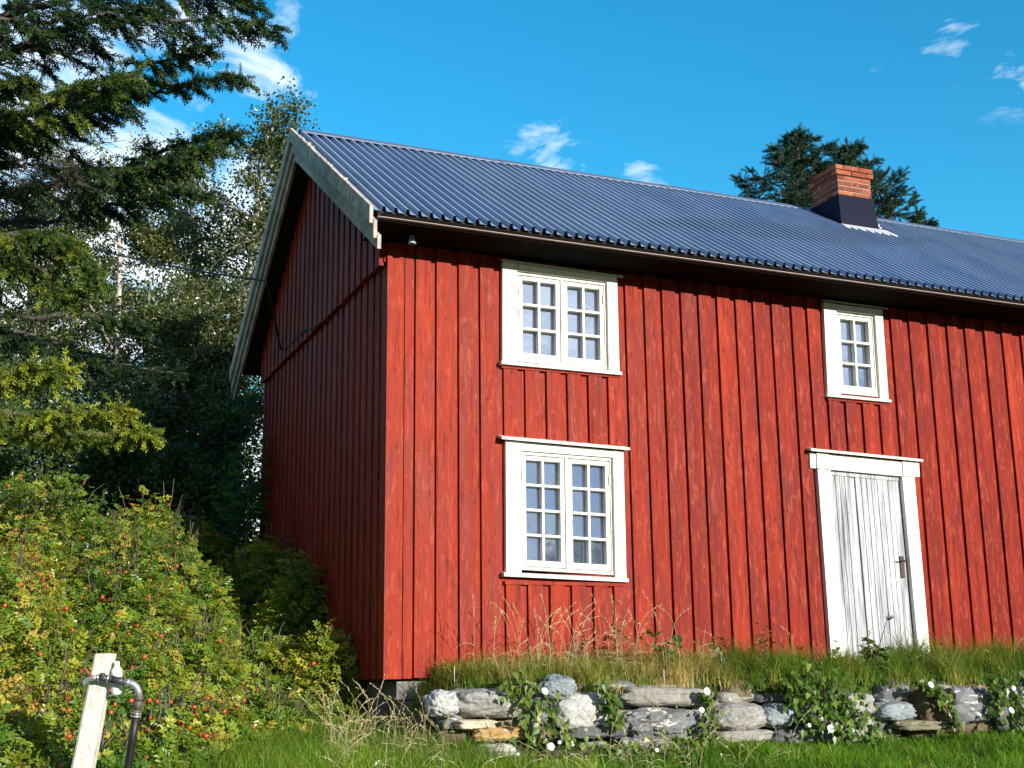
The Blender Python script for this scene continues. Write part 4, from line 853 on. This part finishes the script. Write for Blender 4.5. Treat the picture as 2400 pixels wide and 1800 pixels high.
def spruce_top(cx, cy, ztop, hvis, Rb, label, seed, tiltend=.38, whorl=.36, sc=.15, dens=10, down=3.0):
    random.seed(seed); rt = empty('spruce_tree', (0, 0, 0), label=label, cat='tree'); g0 = float(hground(cx, cy))
    t_ = MB(); t_.tube([(cx, cy, g0-.3+(ztop-g0)*k) for k in (0, .5, .85, 1)], [.16, .10, .04, .01], 10); t_.build('trunk', BARK, rt, True)
    s = Spruce(); s.shoots([(cx, cy, ztop-.45), (cx, cy, ztop)], 24, .3, sc*.8, .3); z = ztop-.22; k = 0
    while z > max(g0+1.2, ztop-hvis-down):
        f = (ztop-z)/hvis; R = Rb*min(1.25, f**.85+.06); fine = z > ztop-hvis-.6
        nb = 5 if fine else 4; a0 = random.random()*6
        for j in range(nb):
            a = a0+j*6.28/nb+random.uniform(-.2, .2); R1 = R*random.uniform(.6, 1.25); d = np.array([math.cos(a), math.sin(a), 0])
            pts = [np.array([cx, cy, z])+d*R1*q+np.array([0, 0, -.10*R1*math.sin(q*3.1)+tiltend*R1*q*q]) for q in (0, .35, .7, 1)]
            s.bough(pts, W=max(.10, R1*.30), bare=.12, dens=dens if fine else 9, base=.4, droop=.05, step=.12 if fine else .2, r0=.018, sc=sc, fwd=.9, rise=.12)
        z -= whorl*(.7+.6*random.random()) if fine else .5
    s.build(rt, DNEED); return rt
c_ = at(1868, 345, d=23.5); spruce_top(c_[0], c_[1], at(1868, 312, d=23.5)[2], 1.9, 1.3, 'dark spruce rising behind the roof left of the chimney', 11)
c_ = at(1985, 345, d=25); spruce_top(c_[0], c_[1], at(1962, 335, d=25)[2], 2.0, 1.15, 'spruce half hidden behind the brick chimney', 12)
c_ = at(2168, 530, d=28); spruce_top(c_[0], c_[1], at(2172, 512, d=28)[2], 1.2, .55, 'tiny spruce tip peeping over the ridge right of the chimney', 13, down=1.0)

# ------------------------------------------------------------------ birches and shrubs
BL = m_leaf('birch_leaves', [(.025, .040, .008), (.055, .080, .012), (.11, .14, .022), (.30, .31, .14)], .3, .33, .75, (1.3, 1.4, .6))
BLd = m_leaf('shrub_leaves', [(.03, .075, .02), (.07, .14, .03), (.15, .22, .05)], .28, .35, .6, (1.3, 1.5, .6))
ROW = m_leaf('rowan_leaves', [(.07, .17, .02), (.12, .25, .03), (.18, .30, .04)], .45, .4, .5, (1.4, 1.6, .5))
LQ = np.array([[[0, 0, 0], [.45, -.34, .06], [1, 0, -.05], [.45, .34, .06]]])
def broad(name, label, base, top, r0, nbr, brl, nleaf, mat_, seed, lsize=.05, start=.25, bark=BIRCHB, cat='tree', upness=.75, spread=.16, group=None, lean=(0, 0), twl=.45, offs=None):
    rs = np.random.RandomState(seed); root = empty(name, (0, 0, 0), label=label, cat=cat)
    if group: root['group'] = group
    base = np.array(base, float); top = np.array(top, float); t = np.linspace(0, 1, 14)[:, None]; H = top[2]-base[2]
    C = base*(1-t)+top*t+np.cumsum(rs.normal(size=(14, 3))*.02*H/5, axis=0)*np.array([1, 1, 0])*t*(1-t)*4
    tb = MB(); tb.tube(C, np.linspace(r0, .012, 14), 10); tb.build('trunk', bark, root, True)
    br = Tubes(); tips = []
    for i in range(nbr):
        f = start+(1-start)*(i+rs.rand())/nbr; k = min(int(f*13), 12); p = C[k]+(C[k+1]-C[k])*(f*13-k); a = rs.rand()*6.28
        L = brl*(1-.55*(f-start)/(1-start))*(.65+.6*rs.rand()); d = np.array([math.cos(a), math.sin(a), upness*(.5+rs.rand())])+np.array([lean[0], lean[1], 0]); d /= np.linalg.norm(d)
        q = np.linspace(0, 1, 7)[:, None]; B_1 = p+d*L*q+np.array([0, 0, -.18*L])*q**2+np.cumsum(rs.normal(size=(7, 3))*.02*L, axis=0)*q; br.add(B_1, np.linspace(r0*.35*(1-f*.6), .006, 7), 5)
        for j in range(9):
            g_ = .22+.78*(j+rs.rand())/9; kk = min(int(g_*6), 5); p2 = B_1[kk]+(B_1[kk+1]-B_1[kk])*(g_*6-kk); d2 = d*.6+rs.normal(size=3)*.6+np.array([0, 0, .15]); d2 /= np.linalg.norm(d2); L2 = L*.38*(.5+rs.rand()*.8)
            B2 = p2+d2*L2*q[::2]+np.array([0, 0, -.2*L2])*q[::2]**2; br.add(B2, np.linspace(.008, .003, 4), 3)
            for m_ in range(4):
                p3 = B2[1+rs.randint(3)]; d3 = d2*.5+rs.normal(size=3)*.6; d3 /= np.linalg.norm(d3); L3 = twl*(.4+.8*rs.rand()); B3 = p3+d3*L3*q[::3]+np.array([0, 0, -.25*L3])*q[::3]**2; br.add(B3, np.linspace(.004, .002, 3), 3); tips.append(B3)
    br.build('branches', TWIG if bark is not BIRCHB else BIRCHB, root)
    tips = np.array(tips); i = rs.randint(len(tips), size=nleaf); s_ = rs.rand(nleaf)*1.98; k = s_.astype(int); P = tips[i, k]+(tips[i, k+1]-tips[i, k])*(s_-k)[:, None]+rs.normal(size=(nleaf, 3))*spread*.4
    cl = rs.rand(len(tips)); r = np.clip(cl[i]*.5+.4*rs.rand(nleaf), 0, 1)
    inst('foliage', LQ, P, rotm(nleaf, rs), lsize*(.7+.6*rs.rand(nleaf)), mat_, root, r); return root
def gp(u, v, d): p = at(u, v, d=d); return p, (p[0], p[1], float(hground(p[0], p[1]))-.2)
def tree_at(u, vtop, d, utop=None, **k):
    _, b = gp(u, 1200, d); t_ = at(utop if utop is not None else u, vtop, d=d); return broad(k.pop('name'), k.pop('label'), b, t_, **k)
GR = 'birches on the hilltop left of the house'
tree_at(520, 330, 19.5, utop=625, name='birch_tree', label='tallest birch with forked pale trunk beside the gable peak', r0=.15, nbr=26, brl=1.9, nleaf=30000, mat_=BL, seed=21, start=.42, group=GR, lean=(.25, 0), lsize=.055)
tree_at(455, 400, 22, utop=440, name='birch_tree', label='slender birch just left of the tallest one', r0=.12, nbr=24, brl=1.9, nleaf=34000, mat_=BL, seed=22, start=.25, group=GR, lsize=.055)
tree_at(270, 440, 20, name='birch_tree', label='bushy birch behind the drooping spruce boughs', r0=.12, nbr=26, brl=2.1, nleaf=42000, mat_=BL, seed=23, start=.15, group=GR, lsize=.055)
tree_at(60, 500, 21, name='birch_tree', label='birch at the left edge of the photo', r0=.12, nbr=26, brl=2.2, nleaf=38000, mat_=BL, seed=24, start=.15, group=GR, lsize=.055)
tree_at(560, 700, 18, name='birch_tree', label='low leafy birch hard against the gable edge', r0=.07, nbr=20, brl=1.1, nleaf=22000, mat_=BL, seed=25, start=.1, group=GR, lsize=.05)
tree_at(400, 720, 17.5, name='birch_tree', label='young birch in front of the dark trunks', r0=.08, nbr=22, brl=1.5, nleaf=30000, mat_=BL, seed=26, start=.1, group=GR, lsize=.05)
GS = 'dark shrubs under the trees'
for (u, vt, d, l_, R1, sd) in ((500, 880, 16.5, 'dark leafy shrub beside the gable behind the rowan', 1.0, 31), (360, 960, 16, 'dark shrub in the middle under the birches', 1.1, 32), (210, 1000, 15.5, 'shrub under the lowest spruce boughs', 1.1, 33), (60, 1010, 15.5, 'shrub at the left edge above the roses', 1.1, 34),
                          (440, 1080, 15, 'small pale-leaved shrub above the slope', .6, 35), (300, 900, 19, 'far dark shrub filling the gap behind the birches', 1.5, 36), (120, 900, 19, 'far dark shrub at the left behind the birches', 1.5, 37), (480, 820, 21, 'far dark shrub behind the tallest birch', 1.5, 38)):
    tree_at(u, vt, d, name='shrub', label=l_, r0=.05, nbr=20, brl=R1, nleaf=14000, mat_=BLd, seed=sd, start=.05, group=GS, lsize=.055, bark=BARK, cat='shrub', upness=.4, twl=.35)
# rowan sapling by the back corner of the gable
rw = empty('rowan_sapling', (0, 0, 0), label='bright green rowan sapling beside the back corner of the gable', cat='tree'); c_ = at(580, 1225, d=14.3); g0 = float(hground(c_[0], c_[1])); zt = at(578, 1020, d=14.3)[2]
tb = MB(); tb.tube([(c_[0], c_[1], g0-.1+(zt-g0)*k) for k in np.linspace(0, 1, 8)], np.linspace(.018, .005, 8), 6); tb.build('trunk', TWIG, rw)
P = []; Dd = []
for i in range(210):
    f = random.random(); z_ = c_[2]-.35+(zt-c_[2]+.4)*f; a = random.random()*6.28; r_ = (.05+.22*random.random())*(1-f*.55); P.append([c_[0]+r_*math.cos(a), c_[1]+r_*math.sin(a), z_]); Dd.append([math.cos(a), math.sin(a), .1-.4*random.random()])
P = np.array(P); Dd = np.array(Dd); fr = np.concatenate([leafq(.3, .12, 1, 0, 0)]+[leafq(.30, .11, x_, 0, s_*1.15) for x_ in (.2, .36, .52, .68, .84, 1.0) for s_ in (-1, 1)])
inst('foliage', fr, P, framem(Dd, np.tile([0, -.3, 1.], (len(P), 1))+RS.normal(size=(len(P), 3))*.3), .14, ROW, rw)

# ------------------------------------------------------------------ bindweed and weeds
VL = m_leaf('bindweed_leaves', [(.04, .10, .015), (.08, .16, .02), (.14, .22, .03), (.26, .30, .06)], .4, .38, .5, (1.5, 1.6, .5))
FLW = m_plain('white_petal', (.86, .86, .84), .6, .3, var=.05)
heart = np.array([[[0, 0, 0], [-.12, -.3, .05], [.25, -.42, .06], [1, 0, -.08]], [[0, 0, 0], [1, 0, -.08], [.25, .42, .06], [-.12, .3, .05]]])
V = []; F = []
for i, (r_, z_) in enumerate(((.004, -.03), (.008, -.012), (.018, -.002), (.030, .003))):
    for j in range(14): a = j*2*math.pi/14; rr = r_*(1+.06*math.cos(a*5)*(i == 3)); V.append((rr*math.cos(a), rr*math.sin(a), z_))
for i in range(3):
    for j in range(14): F.append((i*14+j, i*14+(j+1) % 14, (i+1)*14+(j+1) % 14, (i+1)*14+j))
FME = bpy.data.meshes.new('flower'); FME.from_pydata(V, [], F); FME.materials.append(FLW)
for p in FME.polygons: p.use_smooth = True
def flower(parent, p, s_=1.):
    o = bpy.data.objects.new('flower', FME); COL.objects.link(o); o.parent = parent; o.location = p
    d = Vector((random.uniform(-.3, .3)-.1, -1, random.uniform(.1, .6))); o.rotation_euler = d.to_track_quat('Z', 'Y').to_euler(); s_ *= .75; o.scale = (s_, s_, s_)
def vine(paths, n, spread, label, flowers, yv=-1.46, ls=.055, base=.4):
    rt = empty('bindweed', (0, 0, 0), label=label, cat='climbing plant', group='bindweed trailing over the stone wall')
    tb = Tubes(); P = []
    for L in paths:
        q = np.array([at(u, v, y=yv+.03*random.random()) for u, v in L])
        for s_ in range(3): tb.add(q+RS.normal(size=q.shape)*.02, .0025, 4)
        t = RS.rand(int(n*1.0/len(paths)))*(len(q)-1.001); i = t.astype(int); P.append(q[i]+(q[i+1]-q[i])*(t-i)[:, None])
    P = np.concatenate(P); P += RS.normal(size=P.shape)*np.array([spread, .04, spread*.8]); m_ = len(P)
    tb.build('stems', TWIG, rt)
    Dn = RS.normal(size=(m_, 3))*.5+np.array([0, -.2, -.7]); Nn = RS.normal(size=(m_, 3))*.35+np.array([.2, -.8, .5])
    inst('foliage', heart, P, framem(Dn, Nn), ls*(.6+.7*RS.rand(m_)), VL, rt, np.clip(base+.25*RS.randn(m_), 0, 1))
    for (u, v, s_) in flowers: flower(rt, at(u, v, y=yv-.06), s_)
vine([[(1215, 1625), (1250, 1660), (1262, 1700), (1240, 1745)], [(1280, 1640), (1285, 1690), (1330, 1745)], [(1190, 1605), (1230, 1610)]], 180, .05, 'yellow-green bindweed hanging between the two big boulders', [(1277, 1620, 1.15), (1291, 1750, 1.2), (1341, 1744, .8), (1312, 1740, .6)], base=.58)
vine([[(1905, 1580), (1935, 1630), (1960, 1690), (2010, 1760)], [(1870, 1590), (1890, 1650), (1930, 1700)], [(1960, 1600), (2000, 1680), (2060, 1740)]], 480, .085, 'largest bindweed mass left of the door on the wall', [(1947, 1708, 1.35), (1897, 1700, .7), (1998, 1712, .7)], base=.35)
vine([[(1425, 1600), (1430, 1650), (1448, 1700)]], 90, .035, 'thin bindweed strand left of the striped capstone', [], base=.5)
vine([[(1650, 1625), (1668, 1680), (1672, 1745), (1640, 1720)]], 120, .03, 'bindweed strand right of the striped capstone', [(1657, 1620, 1.2), (1645, 1664, .9)], base=.55)
vine([[(2165, 1600), (2205, 1625), (2228, 1660), (2245, 1700)]], 130, .035, 'bindweed strand on the tall brown block', [(2182, 1605, 1.15)], base=.45)
vine([[(2400, 1600), (2385, 1650), (2400, 1700)], [(2330, 1600), (2350, 1660)], [(2440, 1600), (2440, 1700)]], 260, .06, 'bindweed at the right edge of the photo', [(2371, 1665, 1.2), (2376, 1613, .9)], base=.35)
lw = [(1583, 1781, 1.15), (1413, 1795, 1.1), (1612, 1773, .8), (2184, 1787, 1.3), (887, 1793, 1.3), (2255, 1769, .5), (1540, 1758, .6), (1215, 1768, .5), (2100, 1798, .5), (1690, 1770, .6)]
vine([[(1000, 1775), (1700, 1765), (2300, 1775)], [(1080, 1790), (1560, 1740), (1720, 1760)]], 300, .05, 'low bindweed creeping through the lawn below the wall', lw, yv=-1.75, ls=.045, base=.55)
WL = m_leaf('weed_leaves', [(.05, .12, .02), (.11, .16, .03), (.30, .17, .05), (.42, .26, .08)], .4, .45, .4, (1.4, 1.3, .6))
def weed(u, v0, vt, y_, n_, ls, label, base, lean=0., spread=.07, tpl=None, name='weed'):
    p = at(u, v0, y=y_); z0 = float(hground(p[0], p[1])); zt = at(u, vt, y=y_)[2]; rt = empty(name, (0, 0, 0), label=label, cat='weed')
    t = np.linspace(0, 1, 7)[:, None]; C = np.array([p[0], p[1], z0])+t*np.array([lean, 0, zt-z0])+np.array([.02, 0, 0])*np.sin(t*5); tb = Tubes(); tb.add(C, np.linspace(.006, .003, 7), 5); tb.build('stem', TWIG, rt)
    k = .3+.7*RS.rand(n_); i = np.minimum((k*6).astype(int), 5); P = C[i]+(C[i+1]-C[i])*(k*6-i)[:, None]+RS.normal(size=(n_, 3))*spread; Dn = RS.normal(size=(n_, 3))*np.array([1, 1, .3])
    inst('foliage', leafq(1, .55) if tpl is None else tpl, P, framem(Dn, RS.normal(size=(n_, 3))*.4+np.array([0, -.5, .8])), ls*(.7+.6*RS.rand(n_)), WL, rt, np.clip(base+.2*RS.randn(n_), 0, 1))
weed(1425, 1570, 1462, -.5, 75, .045, 'small rusty-leaved sapling right of the tall window', .65, .16, .035)
weed(1490, 1570, 1490, -.45, 24, .04, 'thin reddish seedling against the red wall', .7, .03, .03)
weed(1792, 1580, 1475, -.5, 60, .05, 'upright brown-green sprig left of the door', .62, .02, .04)
weed(1560, 1590, 1515, -.6, 60, .09, 'broad-leaved green weed below the wall right of the saplings', .15, .05, .09, heart)
weed(1690, 1590, 1530, -.5, 40, .06, 'pale green weed halfway to the door', .25, .0, .06, heart)
weed(2045, 1600, 1520, -.9, 90, .075, 'round-leaved green weed in front of the door', .12, .05, .07, heart)
weed(1960, 1590, 1535, -.8, 40, .06, 'small leafy weed at the left foot of the door', .2, 0, .05, heart)
weed(2150, 1590, 1540, -.8, 60, .05, 'leafy weed at the right foot of the door', .15, 0, .06)
weed(2230, 1600, 1540, -.7, 60, .05, 'bushy weed right of the door frame', .3, 0, .08)
ds = MB(); a_ = at(2040, 1600, y=-.95); b_ = at(2081, 1445, y=-.95); ds.tube([a_, (a_+b_)/2+np.array([-.01, 0, 0]), b_], [.005, .004, .003], 5)
for i in range(26): q_ = b_+np.random.RandomState(i).normal(size=3)*np.array([.035, .02, .015]); ds.tube([b_-np.array([0, 0, .03]), q_], [.0015, .002], 4)
dso = ds.build('dead_stalk', m_plain('dead_stem', (.05, .045, .04), .8, .2)); tag(dso, 'dark withered flower stalk standing before the door', 'weed')
for (u, v, y_, lab) in ((1065, 1562, -.7, 'small white yarrow flower head near the left house corner'), (1556, 1570, -1.2, 'tiny white flower cluster in the terrace grass'), (1690, 1527, -.7, 'pale flower head on the terrace left of the door')):
    c_ = at(u, v, y=y_); m_ = MB(); g0 = float(hground(c_[0], c_[1])); m_.tube([(c_[0], c_[1], g0), tuple(c_)], .002, 4)
    for i in range(30):
        a = random.random()*6.28; r_ = .035*random.random()**.5; m_.add([c_+np.array([r_*math.cos(a)+dx, r_*math.sin(a)+dy_, .01-r_*r_*6]) for dx, dy_ in ((-.005, 0), (0, -.005), (.005, 0), (0, .005))], [(0, 1, 2, 3)])
    tag(m_.build('yarrow', FLW), lab, 'flower')

# ------------------------------------------------------------------ tap post
PW = m_greywood('pale_bleached_post', 2.0)
def bleached():
    t = MT('bleached_post_wood'); a = t.noise(1, 6, .7, t.map((40, 40, 3)), .6); b = t.noise(8, 4, .6)
    c = t.ramp(a, (.28, (.20, .19, .16)), (.40, (.55, .54, .48)), (.6, (.74, .73, .67))); c = t.mix(t.ramp(b, (.6, 0.), (.7, .35)), c, (.35, .33, .28)); return t.pbr(c, .8, .2, nrm=t.bump(a, .6, .006))
PW = bleached()
DP = 7.0
tp, bt_ = at(247, 1532, d=DP), at(192, 1815, d=DP+.05)
ax = (tp-bt_)/np.linalg.norm(tp-bt_); bt2 = bt_-ax*.6
post = MB(); xr = np.array([.93, -.37, 0]); yr = np.array([.37, .93, 0])
V = []; F = []; levels = 10
for i in range(levels+1):
    t = i/levels; c = bt2*(1-t)+tp*t; h = .054*(1-.22*max(0, t-.5)); kk = [(-1, -.8), (-.75, -1), (-.05, -1), (0, -.93), (.05, -1), (.75, -1), (1, -.8), (1, .9), (.8, 1), (-.8, 1), (-1, .9)]
    for (a, b) in kk: V.append(c+xr*a*h*(1+.02*math.sin(i*2+a))+yr*b*h)
m_ = len(kk)
for i in range(levels):
    for j in range(m_): F.append((i*m_+j, i*m_+(j+1) % m_, (i+1)*m_+(j+1) % m_, (i+1)*m_+j))
F.append(tuple(levels*m_+j for j in range(m_))); post.add(V, F); po = post.build('wooden_post', PW); tag(po, 'leaning bleached square wooden post in the roses', 'post')
STEEL = m_plain('galvanised_steel', (.55, .56, .58), .35, .5, .7, .3); DKF = m_plain('dark_pipe_fitting', (.05, .052, .058), .5, .5, .2, .3); BLK = m_plain('black_hose', (.012, .012, .013), .5, .4, 0, .1); REDH = m_plain('faded_red_handle', (.28, .06, .05), .6, .4)
wp = empty('water_pipe', (0, 0, 0), label='outdoor tap with galvanised bend and black hose fixed to the post', cat='tap')
def q7(u, v, dd=0): return at(u, v, d=DP-.085+dd)
px = 1/429.
k = MB(); k.tube([q7(196, 1605), q7(198, 1598), q7(205, 1592), q7(216, 1589), q7(231, 1587)], [6*px, 5*px, 5.2*px, 5.5*px, 6*px], 12); k.tube([q7(229, 1588), q7(233, 1588)], 9*px, 8); k.build('tap', STEEL, wp, True)
k = MB(); k.tube([q7(213, 1584), q7(206, 1576), q7(197, 1566)], [3*px, 3.5*px, 4.5*px], 8); k.tube([q7(213, 1590), q7(214, 1582)], 3*px, 8); k.build('valve_handle', REDH, wp, True)
k = MB(); k.tube([q7(233, 1588), q7(252, 1590)], 8*px, 12); k.tube([q7(240, 1585), q7(241, 1578)], 6*px, 8); k.tube([q7(257, 1591), q7(262, 1592)], 10*px, 8); k.tube([q7(262, 1592), q7(293, 1598)], 8.5*px, 12); k.tube([q7(283, 1594), q7(284, 1588)], 6*px, 8); k.build('tee_fitting', DKF, wp, True)
k = MB(); k.tube([q7(252, 1590), q7(256, 1591)], 9.5*px, 8); k.build('pipe_ring', STEEL, wp, True); k = MB(); k.tube([q7(293, 1598), q7(304, 1600), q7(314, 1604), q7(321, 1611), q7(325, 1621), q7(326, 1634)], 8*px, 14); k.tube([q7(299, 1599), q7(303, 1600)], 10*px, 12); k.build('pipe_elbow', STEEL, wp, True)
k = MB(); k.tube([q7(326, 1632), q7(325.5, 1640)], 11*px, 14); k.tube([q7(325, 1640), q7(322, 1664)], 9.5*px, 14); k.tube([q7(321, 1662), q7(319, 1676)], 11.5*px, 14); k.build('coupling', m_plain('brown_coupling', (.09, .075, .06), .5, .4), wp, True)
k = MB(); k.tube([q7(320.5, 1669), q7(320, 1671)], 12.3*px, 14); k.tube([q7(319, 1675), q7(318.6, 1679)], 12.3*px, 14); k.build('hose_clamp', STEEL, wp, True)
k = MB(); k.tube([q7(318.6, 1678), q7(310, 1735), q7(302, 1790), q7(285, 1900), q7(280, 1990)], 9.5*px, 14); k.build('hose', BLK, wp, True)
PLA = m_plain('white_plastic', (.80, .80, .79), .3, .5, var=.12)
bo = empty('plastic_bottle', (0, 0, 0), label='white plastic bottle tied upright behind the tap pipe', cat='bottle')
c0 = at(273, 1628, d=DP-.02); axb = at(274, 1545, d=DP-.02)-c0; axb /= np.linalg.norm(axb); e1 = np.cross(axb, [0, 1, 0]); e1 /= np.linalg.norm(e1); e2 = np.cross(axb, e1)
def lathe(pr, n=18):
    V = []; F = []
    for (r_, z_) in pr:
        for j in range(n): a = j*2*math.pi/n; V.append(c0+axb*z_+(e1*math.cos(a)+e2*math.sin(a))*r_)
    for i in range(len(pr)-1):
        for j in range(n): F.append((i*n+j, i*n+(j+1) % n, (i+1)*n+(j+1) % n, (i+1)*n+j))
    return V, F
k = MB(); k.add(*lathe([(.001, 0), (.022, .002), (.028, .012), (.029, .05), (.026, .07), (.029, .085), (.030, .12), (.028, .135), (.016, .152), (.012, .158)])); k.build('bottle_body', PLA, bo, True)
k = MB(); k.add(*lathe([(.014, .156), (.0155, .158), (.0155, .178), (.013, .181), (.001, .181)])); k.build('cap', PLA, bo, True)
print('TOTAL polys', sum(len(m.polygons) for m in bpy.data.meshes))
